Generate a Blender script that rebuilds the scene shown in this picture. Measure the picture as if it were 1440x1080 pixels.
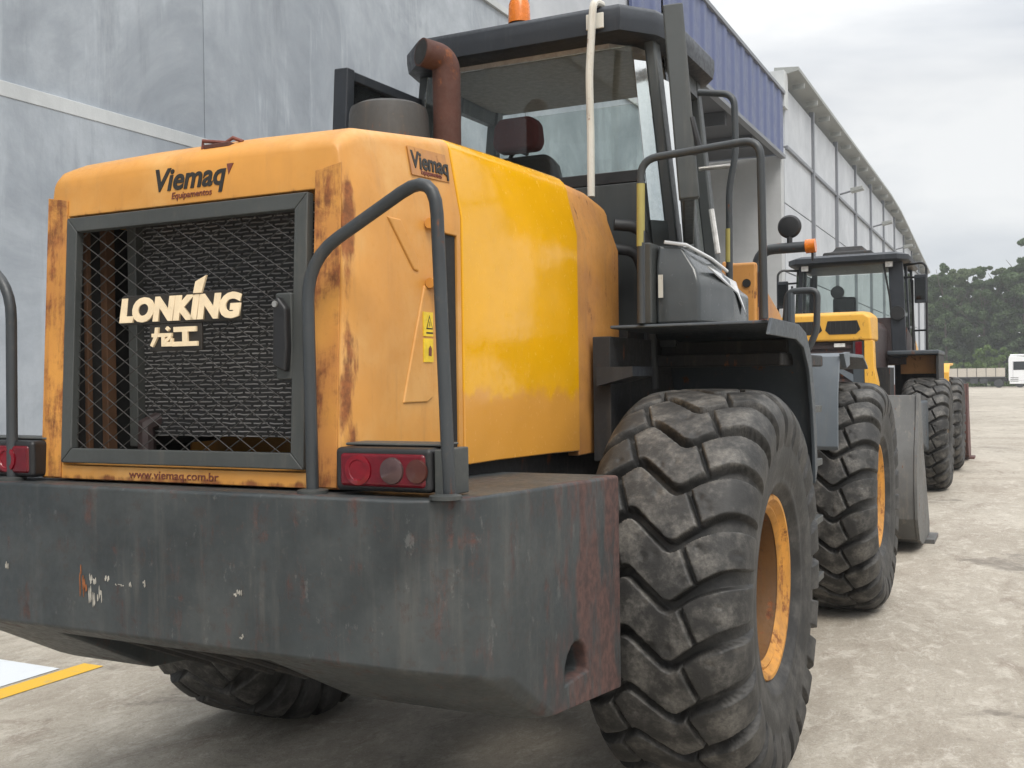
import bpy, bmesh, math, random
import numpy as np
from mathutils import Vector, Matrix
R = math.radians
sc = bpy.context.scene
for o in list(bpy.data.objects): bpy.data.objects.remove(o)
COL = sc.collection

# ------------------------------------------------------------------ camera
F_PX, CAM = 1468.89, (2.26472, -4.255, 1.651195)
YAW, PITCH, ROLL = -.454247, -.0039147, -.0137591
cd = bpy.data.cameras.new('camera'); cam = bpy.data.objects.new('camera', cd); COL.objects.link(cam)
cd.sensor_width = 36; cd.lens = 36 * F_PX / 1440; cd.clip_start = .05; cd.clip_end = 6000
fw = Vector((math.sin(YAW)*math.cos(PITCH), math.cos(YAW)*math.cos(PITCH), math.sin(PITCH)))
r0 = Vector((math.cos(YAW), -math.sin(YAW), 0)); u0 = r0.cross(fw)
rr = math.cos(ROLL)*r0 + math.sin(ROLL)*u0; uu = -math.sin(ROLL)*r0 + math.cos(ROLL)*u0
M = Matrix((rr, uu, -fw)).transposed().to_4x4(); M.translation = CAM
cam.matrix_world = M
sc.camera = cam
sc.render.resolution_x, sc.render.resolution_y = 1024, 768

# ------------------------------------------------------------------ world and sun (overcast)
SUN_EL, SUN_AZ = 52, 140       # azimuth clockwise from +Y
w = bpy.data.worlds.new('World'); sc.world = w; w.use_nodes = True
nt = w.node_tree; nt.nodes.clear(); N = nt.nodes.new; L = nt.links.new
sky = N('ShaderNodeTexSky'); sky.sky_type = 'NISHITA'; sky.sun_disc = False
sky.sun_elevation = R(SUN_EL); sky.sun_rotation = R(SUN_AZ)
tc = N('ShaderNodeTexCoord')
mp = N('ShaderNodeMapping'); mp.inputs['Scale'].default_value = (1, 1, 2.6); L(tc.outputs['Generated'], mp.inputs[0])
nz = N('ShaderNodeTexNoise'); nz.inputs['Scale'].default_value = 3.1; nz.inputs['Detail'].default_value = 5; nz.inputs['Roughness'].default_value = .52
nz.inputs['Distortion'].default_value = .35
L(mp.outputs[0], nz.inputs['Vector'])
cr = N('ShaderNodeValToRGB'); cr.color_ramp.elements[0].position = .38; cr.color_ramp.elements[1].position = .60
cr.color_ramp.elements[0].color = (.43, .45, .478, 1); cr.color_ramp.elements[1].color = (.635, .638, .635, 1)
L(nz.outputs['Fac'], cr.inputs[0])
sep = N('ShaderNodeSeparateXYZ'); L(tc.outputs['Generated'], sep.inputs[0])
ml = N('ShaderNodeMapRange'); ml.inputs[1].default_value = .25; ml.inputs[2].default_value = 1; ml.inputs[3].default_value = .98; ml.inputs[4].default_value = 2.9
L(sep.outputs['Z'], ml.inputs[0])
mu = N('ShaderNodeVectorMath'); mu.operation = 'SCALE'; L(cr.outputs[0], mu.inputs[0]); L(ml.outputs[0], mu.inputs['Scale'])
sk = N('ShaderNodeVectorMath'); sk.operation = 'SCALE'; sk.inputs['Scale'].default_value = .1; L(sky.outputs[0], sk.inputs[0])
mx = N('ShaderNodeMix'); mx.data_type = 'RGBA'; mx.inputs[0].default_value = .93; L(sk.outputs[0], mx.inputs[6]); L(mu.outputs[0], mx.inputs[7])
bg = N('ShaderNodeBackground'); bg.inputs[1].default_value = 1.0; L(mx.outputs[2], bg.inputs[0])
ow = N('ShaderNodeOutputWorld'); L(bg.outputs[0], ow.inputs[0])
sd = bpy.data.lights.new('sun', 'SUN'); sd.energy = 1.5; sd.angle = R(25); sd.color = (1, .95, .87)
so = bpy.data.objects.new('sun', sd); COL.objects.link(so)
az, el = R(SUN_AZ), R(SUN_EL)
sdir = Vector((math.sin(az)*math.cos(el), math.cos(az)*math.cos(el), math.sin(el)))
so.rotation_euler = sdir.to_track_quat('Z', 'Y').to_euler(); so.location = (20, -20, 30)
sc.view_settings.view_transform = 'Standard'; sc.view_settings.look = 'None'
sc.view_settings.exposure = .62; sc.view_settings.gamma = 1; sc.view_settings.use_curve_mapping = False

# ------------------------------------------------------------------ materials
MATS = {}
class NT:
    def __init__(s, name):
        s.m = bpy.data.materials.new(name); s.m.use_nodes = True; s.t = s.m.node_tree; s.t.nodes.clear()
        s.out = s.n('ShaderNodeOutputMaterial'); s.p = s.n('ShaderNodeBsdfPrincipled'); s.l(s.p.outputs[0], s.out.inputs[0])
        s.tc = s.n('ShaderNodeTexCoord')
    def n(s, k): return s.t.nodes.new(k)
    def l(s, a, b): s.t.links.new(a, b)
    def co(s, scale=(1, 1, 1)):
        m = s.n('ShaderNodeMapping'); m.inputs['Scale'].default_value = scale; s.l(s.tc.outputs['Object'], m.inputs[0]); return m.outputs[0]
    def noise(s, scale, detail=5, rough=.6, vec=None, dist=0):
        n = s.n('ShaderNodeTexNoise'); n.inputs['Scale'].default_value = scale; n.inputs['Detail'].default_value = detail
        n.inputs['Roughness'].default_value = rough; n.inputs['Distortion'].default_value = dist
        s.l(vec if vec is not None else s.co(), n.inputs['Vector']); return n.outputs['Fac']
    def ramp(s, fac, a, b, lo=0., hi=1.):
        r = s.n('ShaderNodeMapRange'); r.interpolation_type = 'SMOOTHSTEP'
        for i, v in zip((1, 2, 3, 4), (a, b, lo, hi)): r.inputs[i].default_value = v
        s.l(fac, r.inputs[0]); return r.outputs[0]
    def mix(s, fac, a, b):
        m = s.n('ShaderNodeMix'); m.data_type = 'RGBA'
        for i, v in ((0, fac), (6, a), (7, b)):
            if isinstance(v, (int, float)): m.inputs[i].default_value = v
            elif isinstance(v, tuple): m.inputs[i].default_value = (*v[:3], 1)
            else: s.l(v, m.inputs[i])
        return m.outputs[2]
    def math(s, op, a, b=0.):
        m = s.n('ShaderNodeMath'); m.operation = op; m.use_clamp = False
        for i, v in ((0, a), (1, b)):
            if isinstance(v, (int, float)): m.inputs[i].default_value = v
            else: s.l(v, m.inputs[i])
        return m.outputs[0]
    def xyz(s):
        x = s.n('ShaderNodeSeparateXYZ'); s.l(s.tc.outputs['Object'], x.inputs[0]); return x.outputs
    def bump(s, h, strength=.3, dist=.01):
        b = s.n('ShaderNodeBump'); b.inputs['Strength'].default_value = strength; b.inputs['Distance'].default_value = dist
        s.l(h, b.inputs['Height']); s.l(b.outputs[0], s.p.inputs['Normal'])
    def set(s, col=None, rough=None, metal=None, spec=None):
        for k, v in (('Base Color', col), ('Roughness', rough), ('Metallic', metal), ('Specular IOR Level', spec)):
            if v is None: continue
            if isinstance(v, (int, float)): s.p.inputs[k].default_value = v
            elif isinstance(v, tuple): s.p.inputs[k].default_value = (*v[:3], 1)
            else: s.l(v, s.p.inputs[k])
def reg(k, nt): MATS[k] = nt.m; return nt.m
RUST1, RUST2 = (.085, .028, .014), (.22, .075, .025)

def paint(key, col, rough=.45, var=.25, rust=.0, dirt=.3, dirtcol=(.16, .13, .10), rustmask=None, streak=.3, fade=None, metal=0, orange_peel=.05, rscale=12, rz=1., rcol=(RUST1, RUST2), dent=0, pits=0, soft=0, low=None):
    t = NT(key)
    big = t.noise(2.2, 4, .6); fine = t.noise(38, 5, .7); st = t.noise(5, 5, .65, t.co((3.2, 3.2, .28)))
    lo = tuple(c*(1-var) for c in col); hi = tuple(min(1, c*(1+var*.5)) for c in col)
    c = t.mix(t.ramp(big, .3, .7), lo, hi)
    if fade: c = t.mix(t.ramp(t.noise(3.3, 5, .6), .42, .72, 0, .75), c, fade)
    c = t.mix(t.ramp(st, .52, .76, 0, streak), c, dirtcol)
    c = t.mix(t.ramp(fine, .56, .78, 0, dirt), c, dirtcol)
    if low:
        zz = t.math('ADD', t.xyz()[2], t.math('MULTIPLY', t.math('SUBTRACT', t.noise(6, 6, .7), .5), .22)); c = t.mix(t.ramp(zz, low[0]-.03, low[0]+.03, .85, 0), c, low[1])
    if pits:
        pn = t.noise(22, 6, .78); c = t.mix(t.ramp(pn, .56, .61, 0, pits), c, (.045, .030, .026)); sn = t.noise(17, 7, .8, t.co((1, 1, .5))); c = t.mix(t.ramp(sn, .60, .65, 0, pits*.7), c, (.19, .19, .18))
    rg = t.ramp(fine, .3, .8, rough-.06, min(1, rough+.18))
    if rust > 0 or rustmask is not None:
        rn = t.noise(7, 8, .72, dist=.3); rs = t.noise(6, 6, .7, t.co((3, 3, .45)))
        m = t.math('MULTIPLY', rn, rs)
        base = t.ramp(m, .335-.09*rust-soft, .40-.07*rust+soft) if rust > 0 else None
        if rustmask is not None:
            k = rustmask(t); k = t.math('ADD', k, t.math('MULTIPLY', t.math('SUBTRACT', t.noise(rscale, 5, .62, t.co((1.5, 1.5, rz))), .5), 2.2))
            k = t.ramp(k, .42-soft*2, .62+soft*3)
            base = k if base is None else t.math('MAXIMUM', base, k)
        base = t.math('MULTIPLY', base, .88)
        rc = t.mix(t.ramp(t.noise(30, 6, .7), .35, .65), *rcol)
        c = t.mix(base, c, rc)
        mm = t.n('ShaderNodeMix'); t.l(base, mm.inputs[0]); t.l(rg, mm.inputs[2]); mm.inputs[3].default_value = .9; rg = mm.outputs[0]
        h = t.math('ADD', t.math('MULTIPLY', fine, orange_peel), t.math('MULTIPLY', base, -.35))
    else: h = t.math('MULTIPLY', fine, orange_peel*2)
    if dent: h = t.math('ADD', h, t.math('MULTIPLY', t.noise(2.6, 2, .5), dent))
    t.bump(h, .35, .006); t.set(c, rg, metal)
    return reg(key, t)
def plain(key, col, rough=.5, metal=0, var=.15, bump=.1, scale=30):
    t = NT(key); f = t.noise(scale, 5, .65)
    t.set(t.mix(t.ramp(f, .3, .7), tuple(c*(1-var) for c in col), tuple(c*(1+var) for c in col)), t.ramp(f, .3, .7, max(.02, rough-.08), min(1, rough+.08)), metal)
    if bump: t.bump(f, bump, .004)
    return reg(key, t)
def edge_rust(t):       # rust along the two rear corner posts of the hood
    x, y, z = t.xyz()
    ax = t.math('ABSOLUTE', x)
    a = t.ramp(t.math('ABSOLUTE', t.math('SUBTRACT', ax, .590)), .0, .035, 1, 0)
    b = t.ramp(y, -1.845, -1.785, 1, 0)
    low = t.ramp(z, 1.362, 1.385, .6, 0)
    top = t.ramp(t.math('ABSOLUTE', t.math('SUBTRACT', z, 2.19)), 0, .03, .3, 0)
    return t.math('MULTIPLY', t.math('ADD', t.math('MULTIPLY', a, .6), t.math('MAXIMUM', low, top)), b)
def cw_rust(t):
    x, y, z = t.xyz()
    a = t.ramp(y, -1.85, -.95, .16, .68); s = t.ramp(x, .96, 1.0, 0, 1)
    e = t.ramp(z, 1.345, 1.353, 0, .42)
    return t.math('MAXIMUM', t.math('MULTIPLY', a, s), e)
ORANGE = (.60, .275, .055)
paint('orange', ORANGE, .42, .14, 0, .14, (.30, .15, .06), edge_rust, .3, fade=(.64, .36, .12), dent=4, soft=.05, rz=.45, rcol=((.10, .027, .012), (.25, .075, .025)))
paint('orange_front', (.52, .24, .06), .5, .2, .2, .3, (.25, .13, .07), None, .5, fade=(.34, .15, .07), dent=4)
paint('orange_rusted', ORANGE, .5, .2, 1.05, .35, (.24, .10, .04), None, .55, fade=(.46, .18, .05), soft=.03, rcol=((.095, .026, .012), (.25, .075, .025)))
paint('yellow_gloss', (.73, .365, .003), .16, .08, 0, .06, (.45, .26, .03), None, .05, orange_peel=.012, dent=5, low=(1.60, ORANGE))
paint('rim_orange', (.52, .235, .035), .55, .35, .75, .6, (.14, .07, .035), None, .6)
paint('rim_dark', (.13, .058, .014), .65, .35, .6, .6, (.07, .042, .025), None, .6)
paint('cw_grey', (.032, .039, .042), .5, .3, .24, .35, (.13, .12, .105), cw_rust, .34, fade=(.062, .068, .068), rscale=4.5, rz=.5, dent=3, orange_peel=.22, pits=.42, soft=.03, rcol=((.050, .027, .024), (.108, .053, .043)))
paint('frame_grey', (.052, .056, .054), .5, .2, 0, .25, (.16, .14, .11), None, .25)
paint('rail_grey', (.036, .041, .045), .42, .25, .05, .3, (.12, .10, .08), None, .25)
paint('cab_grey', (.048, .054, .055), .5, .2, 0, .2, (.15, .14, .12), None, .3)
paint('roof_dark', (.019, .023, .030), .45, .25, 0, .2, (.12, .12, .12), None, .15)
paint('fender_grey', (.046, .056, .066), .48, .2, .02, .25, (.17, .16, .14), None, .25)
paint('flap_grey', (.115, .135, .155), .5, .15, 0, .2, (.2, .19, .17), None, .2)
paint('panel_gloss', (.06, .066, .068), .14, .15, 0, .1, (.2, .2, .2), None, .1, orange_peel=.02)
paint('chassis_dark', (.018, .018, .019), .7, .3, .1, .4, (.10, .08, .06), None, .4)
paint('rusty_pipe', (.075, .030, .022), .8, .3, .5, .3, (.06, .03, .02), None, .3)
paint('filter_grey', (.045, .043, .041), .6, .2, .05, .4, (.16, .12, .09), None, .3)
paint('bucket_grey', (.105, .105, .102), .55, .25, .12, .4, (.24, .21, .17), None, .5)
paint('bucket_maroon', (.10, .045, .04), .65, .3, .35, .4, (.16, .10, .08), None, .5)
paint('loader_yellow', (.70, .37, .045), .4, .12, .02, .2, (.35, .2, .06), None, .25)
paint('maroon_dark', (.036, .023, .023), .6, .3, .2, .3, (.1, .07, .06), None, .3)
paint('rail_yellow', (.34, .29, .085), .5, .2, .12, .3, (.2, .16, .08), None, .3)
paint('white_paint', (.72, .73, .74), .5, .08, 0, .15, (.4, .38, .35), None, .15)
paint('pole_white', (.60, .58, .52), .6, .15, .12, .3, (.25, .17, .08), None, .4)
plain('black', (.014, .014, .015), .45)
plain('matt_black', (.010, .010, .010), .8)
plain('rubber_hose', (.02, .021, .023), .55)
plain('seat_grey', (.055, .055, .055), .85, bump=.4, scale=120)
plain('seat_red', (.12, .028, .03), .8, bump=.4, scale=120)
plain('lining', (.34, .31, .28), .9)
plain('steel', (.42, .41, .39), .35, .8)
plain('mesh_wire', (.035, .033, .031), .75)
plain('badge', (.82, .66, .44), .35, .0, .06, .0)
plain('badge_plate', (.022, .018, .014), .5)
plain('ink', (.02, .018, .015), .6, bump=0)
plain('ink_rust', (.16, .045, .03), .6, bump=0)
plain('sticker_yellow', (.72, .50, .02), .4, bump=0)
plain('scrape_white', (.34, .32, .28), .85, var=.5)
plain('scrape_orange', (.26, .09, .03), .7, var=.35)
plain('red_lens', (.115, .003, .009), .1, bump=0)
plain('red_bright', (.17, .003, .010), .12, bump=0)
plain('lens_brown', (.07, .02, .015), .15, bump=0)
plain('clear_lens', (.085, .05, .05), .08, .3, bump=0)
plain('amber_lens', (.62, .16, .01), .25, bump=0)
plain('lamp_white', (.75, .74, .72), .3, bump=0)
plain('maple', (.3, .2, .1), .5)
plain('sky_reflection', (.78, .80, .80), .16, .85, .04, .0)  # pale metal standing in for sky mirrored in curved glass
plain('film_highlight', (.70, .71, .72), .18, 0, .05, .3, 9)
plain('cavity_brown', (.085, .04, .018), .8)
plain('zinc', (.40, .42, .44), .45, .5)
plain('blue_sheet', (.080, .100, .200), .45, .0, .06, .05, 3)
plain('soffit_dark', (.07, .075, .085), .8)
plain('column_grey', (.17, .18, .20), .5)
plain('eave_grey', (.27, .28, .27), .5)
plain('truck_white', (.75, .76, .77), .4)
plain('truck_dark', (.03, .032, .035), .6)
plain('trailer_tan', (.46, .42, .36), .6)
plain('bark', (.12, .10, .08), .9, bump=.6, scale=12)

def glass_mat(key, tint, refl=1.0):
    t = NT(key); t.t.nodes.remove(t.p)
    tr = t.n('ShaderNodeBsdfTransparent'); tr.inputs[0].default_value = (*tint, 1)
    gl = t.n('ShaderNodeBsdfGlossy'); gl.inputs['Roughness'].default_value = .03
    f = t.n('ShaderNodeFresnel'); f.inputs[0].default_value = 1.5
    mxs = t.n('ShaderNodeMixShader'); t.l(t.math('MULTIPLY', f.outputs[0], refl), mxs.inputs[0]); t.l(tr.outputs[0], mxs.inputs[1]); t.l(gl.outputs[0], mxs.inputs[2])
    t.l(mxs.outputs[0], t.out.inputs[0]); return reg(key, t)
glass_mat('glass', (.90, .93, .92)); glass_mat('glass_dark', (.30, .36, .37))

t = NT('rubber')    # worn, dusty tyre rubber
at = t.n('ShaderNodeAttribute'); at.attribute_name = 'lug'
d1 = t.noise(9, 6, .68); d2 = t.noise(60, 5, .7)
c = t.mix(t.ramp(d1, .3, .7), (.012, .0118, .0116), (.029, .028, .0265))
dust = t.math('MULTIPLY', t.ramp(d1, .42, .68, .05, .75), t.ramp(d2, .3, .7, .35, 1))
c = t.mix(t.math('MULTIPLY', dust, t.ramp(at.outputs['Fac'], .5, 1, .3, .8)), c, (.215, .20, .178))  # dust strongest on lug tops, thinned in grooves to paint in their occlusion
t.set(c, .62); t.bump(t.math('ADD', d2, t.math('MULTIPLY', d1, 1.5)), .35, .006); reg('rubber', t)

t = NT('radiator')  # fin core
br = t.n('ShaderNodeTexBrick'); br.inputs['Scale'].default_value = 1; br.offset = .5; br.offset_frequency = 2; br.squash = 1
br.inputs['Brick Width'].default_value = .062; br.inputs['Row Height'].default_value = .0135; br.inputs['Mortar Size'].default_value = .0052; br.inputs['Mortar Smooth'].default_value = .2
cx = t.n('ShaderNodeCombineXYZ'); X = t.xyz(); t.l(X[0], cx.inputs[0]); t.l(X[2], cx.inputs[1])
wob = t.n('ShaderNodeVectorMath'); wob.operation = 'ADD'; t.l(cx.outputs[0], wob.inputs[0])
ns = t.n('ShaderNodeTexNoise'); ns.inputs['Scale'].default_value = 26; t.l(t.co(), ns.inputs['Vector'])
sv = t.n('ShaderNodeVectorMath'); sv.operation = 'SCALE'; sv.inputs['Scale'].default_value = .009; t.l(ns.outputs['Color'], sv.inputs[0]); t.l(sv.outputs[0], wob.inputs[1])
t.l(wob.outputs[0], br.inputs['Vector'])
br.inputs['Color1'].default_value = (.27, .265, .26, 1); br.inputs['Color2'].default_value = (.13, .128, .125, 1); br.inputs['Mortar'].default_value = (.012, .012, .012, 1)
t.set(br.outputs['Color'], .6); t.bump(t.math('SUBTRACT', 1, br.outputs['Fac']), 1, .01); reg('radiator', t)

def concrete(key, col, dark, light, stain=.5, scale=1., objvar=.06, streaks=True):
    t = NT(key)
    a = t.noise(.55*scale, 7, .66, dist=.6); b = t.noise(3.1*scale, 7, .7); f = t.noise(45, 5, .7)
    c = t.mix(t.ramp(a, .3, .7), dark, light)
    c = t.mix(t.ramp(b, .35, .7, 0, .55), c, col)
    if streaks:
        s1 = t.noise(1.1, 6, .7, t.co((1.6, 1.6, .22))); c = t.mix(t.ramp(s1, .5, .75, 0, stain), c, tuple(x*.72 for x in dark))
        s2 = t.noise(2.3, 6, .7, t.co((1.6, 1.6, .18))); c = t.mix(t.ramp(s2, .55, .75, 0, stain*.8), c, tuple(min(1, x*1.18) for x in light))
    oi = t.n('ShaderNodeObjectInfo')
    c2 = t.n('ShaderNodeVectorMath'); c2.operation = 'SCALE'; t.l(c, c2.inputs[0]); t.l(t.math('ADD', 1-objvar/2, t.math('MULTIPLY', oi.outputs['Random'], objvar)), c2.inputs['Scale'])
    t.set(c2.outputs[0], t.ramp(b, .3, .7, .75, .92)); t.bump(t.math('ADD', f, t.math('MULTIPLY', b, 2)), .25, .006); return reg(key, t)
concrete('wall_concrete', (.28, .312, .350), (.205, .230, .262), (.42, .455, .495), .65)
concrete('wall_light', (.43, .45, .48), (.37, .39, .42), (.49, .51, .54), .3)
concrete('pier_grey', (.40, .41, .42), (.36, .37, .38), (.45, .46, .47), .2)
concrete('joint_light', (.47, .49, .50), (.38, .40, .41), (.55, .57, .575), .4)

t = NT('yard_concrete')     # weathered yard slab
v = t.co(); a = t.noise(.16, 7, .62, v, .8); b = t.noise(.9, 8, .7, t.co((1, .45, 1)), 1.2); c_ = t.noise(5.5, 8, .72, t.co((1, .55, 1)), .7); f = t.noise(38, 6, .75)
c = t.mix(t.ramp(a, .32, .68), (0.333, 0.295, 0.240), (0.462, 0.419, 0.351))
c = t.mix(t.ramp(b, .42, .64, 0, .6), c, (0.252, 0.213, 0.166))
c = t.mix(t.ramp(c_, .50, .66, 0, .5), c, (0.573, 0.532, 0.462))
c = t.mix(t.ramp(t.noise(2.1, 9, .8, t.co((1, .35, 1)), 1.5), .53, .66, 0, .65), c, (0.199, 0.154, 0.117))
m1 = t.noise(11, 8, .8, t.co((1, .6, 1)), .8)
c = t.mix(t.ramp(m1, .50, .62, 0, .32), c, (0.234, 0.205, 0.164)); c = t.mix(t.ramp(m1, .36, .47, .42, 0), c, (0.608, 0.567, 0.503))
c = t.mix(t.ramp(f, .50, .64, 0, .38), c, (0.199, 0.175, 0.146))
c = t.mix(t.ramp(t.noise(80, 4, .8), .56, .66, 0, .5), c, (0.632, 0.597, 0.538))
oil = t.noise(.55, 7, .75, None, .8); c = t.mix(t.ramp(oil, .55, .68, 0, .7), c, (.11, .092, .075))
t.set(c, t.ramp(c_, .3, .7, .62, .9)); t.bump(t.math('ADD', t.math('MULTIPLY', c_, 2.2), t.math('MULTIPLY', f, 1.6)), .6, .010); reg('yard_concrete', t)
t = NT('earth'); t.set(t.mix(t.ramp(t.noise(.3, 6), .35, .65), (.10, .10, .05), (.07, .10, .035)), .95); reg('earth', t)
t = NT('paint_yellow_line'); t.set(t.mix(t.ramp(t.noise(9, 6, .7), .5, .75, 0, .55), (.70, .42, .04), (.40, .33, .2)), .7); reg('paint_yellow_line', t)
t = NT('paint_white_area'); t.set(t.mix(t.ramp(t.noise(5, 6, .7), .5, .75, 0, .35), (.66, .69, .72), (.42, .42, .42)), .6); reg('paint_white_area', t)

def leaf_mat(key, a, b):
    t = NT(key); g = t.n('ShaderNodeNewGeometry')
    c = t.mix(g.outputs['Random Per Island'], a, b); c = t.mix(t.ramp(t.noise(.35, 3), .35, .65, 0, .5), c, tuple(x*.6 for x in a))
    t.set(c, .75); t.p.inputs['Transmission Weight'].default_value = 0
    tr = t.n('ShaderNodeBsdfTranslucent'); t.l(c, tr.inputs[0]); ms = t.n('ShaderNodeMixShader'); ms.inputs[0].default_value = .42
    t.l(t.p.outputs[0], ms.inputs[1]); t.l(tr.outputs[0], ms.inputs[2]); t.l(ms.outputs[0], t.out.inputs[0]); reg(key, t)
leaf_mat('leaf_dark', (.075, .125, .05), (.13, .19, .085)); leaf_mat('leaf_mid', (.12, .17, .075), (.19, .235, .125)); leaf_mat('leaf_bright', (.11, .19, .04), (.20, .29, .08))

# ------------------------------------------------------------------ mesh helpers
def fillet(path, r, n=6):
    P = [Vector(p) for p in path]; out = [P[0]]
    for i in range(1, len(P)-1):
        a, b, c = P[i-1], P[i], P[i+1]; d1 = (a-b); d2 = (c-b); k = min(r, d1.length*.48, d2.length*.48)
        p1 = b+d1.normalized()*k; p2 = b+d2.normalized()*k
        for j in range(n+1):
            s = j/n; out.append((1-s)**2*p1+2*s*(1-s)*b+s*s*p2)
    out.append(P[-1]); return out
class MB:
    def __init__(s): s.v = []; s.f = []
    def add(s, v, f):
        o = len(s.v); s.v += [tuple(p) for p in v]; s.f += [tuple(i+o for i in q) for q in f]; return s
    def box(s, x0, x1, y0, y1, z0, z1):
        return s.add([(x, y, z) for z in (z0, z1) for y in (y0, y1) for x in (x0, x1)],
                     [(0, 2, 3, 1), (4, 5, 7, 6), (0, 1, 5, 4), (2, 6, 7, 3), (0, 4, 6, 2), (1, 3, 7, 5)])
    def prism(s, poly, ax, a, b):
        def P(p, t): return {'X': (t, p[0], p[1]), 'Y': (p[0], t, p[1]), 'Z': (p[0], p[1], t)}[ax]
        n = len(poly)
        return s.add([P(p, a) for p in poly]+[P(p, b) for p in poly],
                     [tuple(range(n)), tuple(range(2*n-1, n-1, -1))]+[(i, (i+1) % n, n+(i+1) % n, n+i) for i in range(n)])
    def slab(s, quad, th):        # quad of 4 points given thickness along its normal
        q = [Vector(p) for p in quad]; n = (q[1]-q[0]).cross(q[3]-q[0]).normalized()*th/2
        v = [p-n for p in q]+[p+n for p in q]
        return s.add(v, [(3, 2, 1, 0), (4, 5, 6, 7)]+[(i, (i+1) % 4, 4+(i+1) % 4, 4+i) for i in range(4)])
    def tube(s, path, r, n=10, r1=None):
        P = [Vector(p) for p in path]; m = len(P); T = []
        for i in range(m): T.append((P[min(i+1, m-1)]-P[max(i-1, 0)]).normalized())
        a = Vector((0, 0, 1)) if abs(T[0].z) < .9 else Vector((1, 0, 0)); nrm = (a-T[0]*a.dot(T[0])).normalized(); v = []
        for i in range(m):
            nrm = (nrm-T[i]*nrm.dot(T[i])).normalized(); bn = T[i].cross(nrm); q = r if r1 is None else r+(r1-r)*i/(m-1)
            for k in range(n):
                t_ = 2*math.pi*k/n; v.append(P[i]+nrm*q*math.cos(t_)+bn*q*math.sin(t_))
        f = [(i*n+k, i*n+(k+1) % n, (i+1)*n+(k+1) % n, (i+1)*n+k) for i in range(m-1) for k in range(n)]
        f += [tuple(range(n-1, -1, -1)), tuple((m-1)*n+k for k in range(n))]
        return s.add(v, f)
    def loft(s, rings, cap=True):
        n = len(rings[0]); v = [p for q in rings for p in q]; m = len(rings)
        f = [(i*n+k, i*n+(k+1) % n, (i+1)*n+(k+1) % n, (i+1)*n+k) for i in range(m-1) for k in range(n)]
        if cap: f += [tuple(range(n-1, -1, -1)), tuple((m-1)*n+k for k in range(n))]
        return s.add(v, f)
    def lathe(s, prof, ax='X', c=(0, 0, 0), n=48, caps=True):   # prof: (along, radius)
        v = []
        for a, r in prof:
            for k in range(n):
                t_ = 2*math.pi*k/n; p = {'X': (a, r*math.cos(t_), r*math.sin(t_)), 'Y': (r*math.sin(t_), a, r*math.cos(t_)), 'Z': (r*math.cos(t_), r*math.sin(t_), a)}[ax]
                v.append((p[0]+c[0], p[1]+c[1], p[2]+c[2]))
        m = len(prof)
        f = [(i*n+k, i*n+(k+1) % n, (i+1)*n+(k+1) % n, (i+1)*n+k) for i in range(m-1) for k in range(n)]
        if caps: f += [tuple(range(n-1, -1, -1)), tuple((m-1)*n+k for k in range(n))]
        return s.add(v, f)
    def mesh(s, name, mat, angle=35, recalc=True):
        me = bpy.data.meshes.new(name); me.from_pydata(s.v, [], s.f)
        if recalc:
            bm = bmesh.new(); bm.from_mesh(me); bmesh.ops.recalc_face_normals(bm, faces=bm.faces); bm.to_mesh(me); bm.free()
        me.materials.append(MATS[mat]); smooth(me, angle); return me
    def build(s, name, mat, parent=None, bevel=0, angle=35, seg=2):
        o = link(name, s.mesh(name, mat, angle), parent)
        if bevel: bev(o, bevel, seg)
        return o
def smooth(me, angle):
    me.polygons.foreach_set('use_smooth', [True]*len(me.polygons)); me.set_sharp_from_angle(angle=R(angle)); me.update()
def link(name, me, parent=None):
    o = bpy.data.objects.new(name, me); COL.objects.link(o); o.parent = parent; return o
def bev(o, wd, seg=2):
    b = o.modifiers.new('bevel', 'BEVEL'); b.width = wd; b.segments = seg; b.limit_method = 'ANGLE'; b.angle_limit = R(30); b.harden_normals = True
def tag(o, label=None, cat=None, group=None, kind=None):
    for k, v in (('label', label), ('category', cat), ('group', group), ('kind', kind)):
        if v: o[k] = v
    return o
def empty(name, loc=(0, 0, 0), parent=None):
    o = bpy.data.objects.new(name, None); COL.objects.link(o); o.location = loc; o.parent = parent; o.empty_display_size = .2; return o
def cut(o, cutter):              # boolean difference, baked
    m = o.modifiers.new('b', 'BOOLEAN'); m.operation = 'DIFFERENCE'; m.solver = 'EXACT'
    c = link('cutter', cutter.mesh('cutter', 'black')); m.object = c
    dg = bpy.context.evaluated_depsgraph_get(); dg.update(); me = bpy.data.meshes.new_from_object(o.evaluated_get(dg))
    o.modifiers.remove(m); o.data = me; bpy.data.objects.remove(c); smooth(me, 35)
def copy_tree(o, parent=None):
    c = o.copy(); COL.objects.link(c); c.parent = parent
    for ch in o.children: copy_tree(ch, c)
    return c
def part(name, mat, parent, *boxes, bevel=.004):
    m = MB()
    for b in boxes: m.box(*b)
    return m.build(name, mat, parent, bevel)
def text(body, name, mat, parent, size, origin, ux=(1, 0, 0), uy=(0, 0, 1), shear=0, offset=0, ext=.0015, sx=1., res=4):
    cu = bpy.data.curves.new(name, 'FONT'); cu.body = body; cu.size = size; cu.shear = shear; cu.offset = offset; cu.extrude = ext; cu.align_x = 'CENTER'; cu.resolution_u = res
    o = bpy.data.objects.new('txt', cu); COL.objects.link(o)
    dg = bpy.context.evaluated_depsgraph_get(); dg.update(); me = bpy.data.meshes.new_from_object(o.evaluated_get(dg)); bpy.data.objects.remove(o)
    x, y = Vector(ux).normalized(), Vector(uy).normalized(); z = x.cross(y)
    m4 = Matrix((x*sx, y, z)).transposed().to_4x4(); m4.translation = origin; me.transform(m4)
    me.materials.clear(); me.materials.append(MATS[mat]); me.name = name
    return link(name, me, parent)

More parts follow.
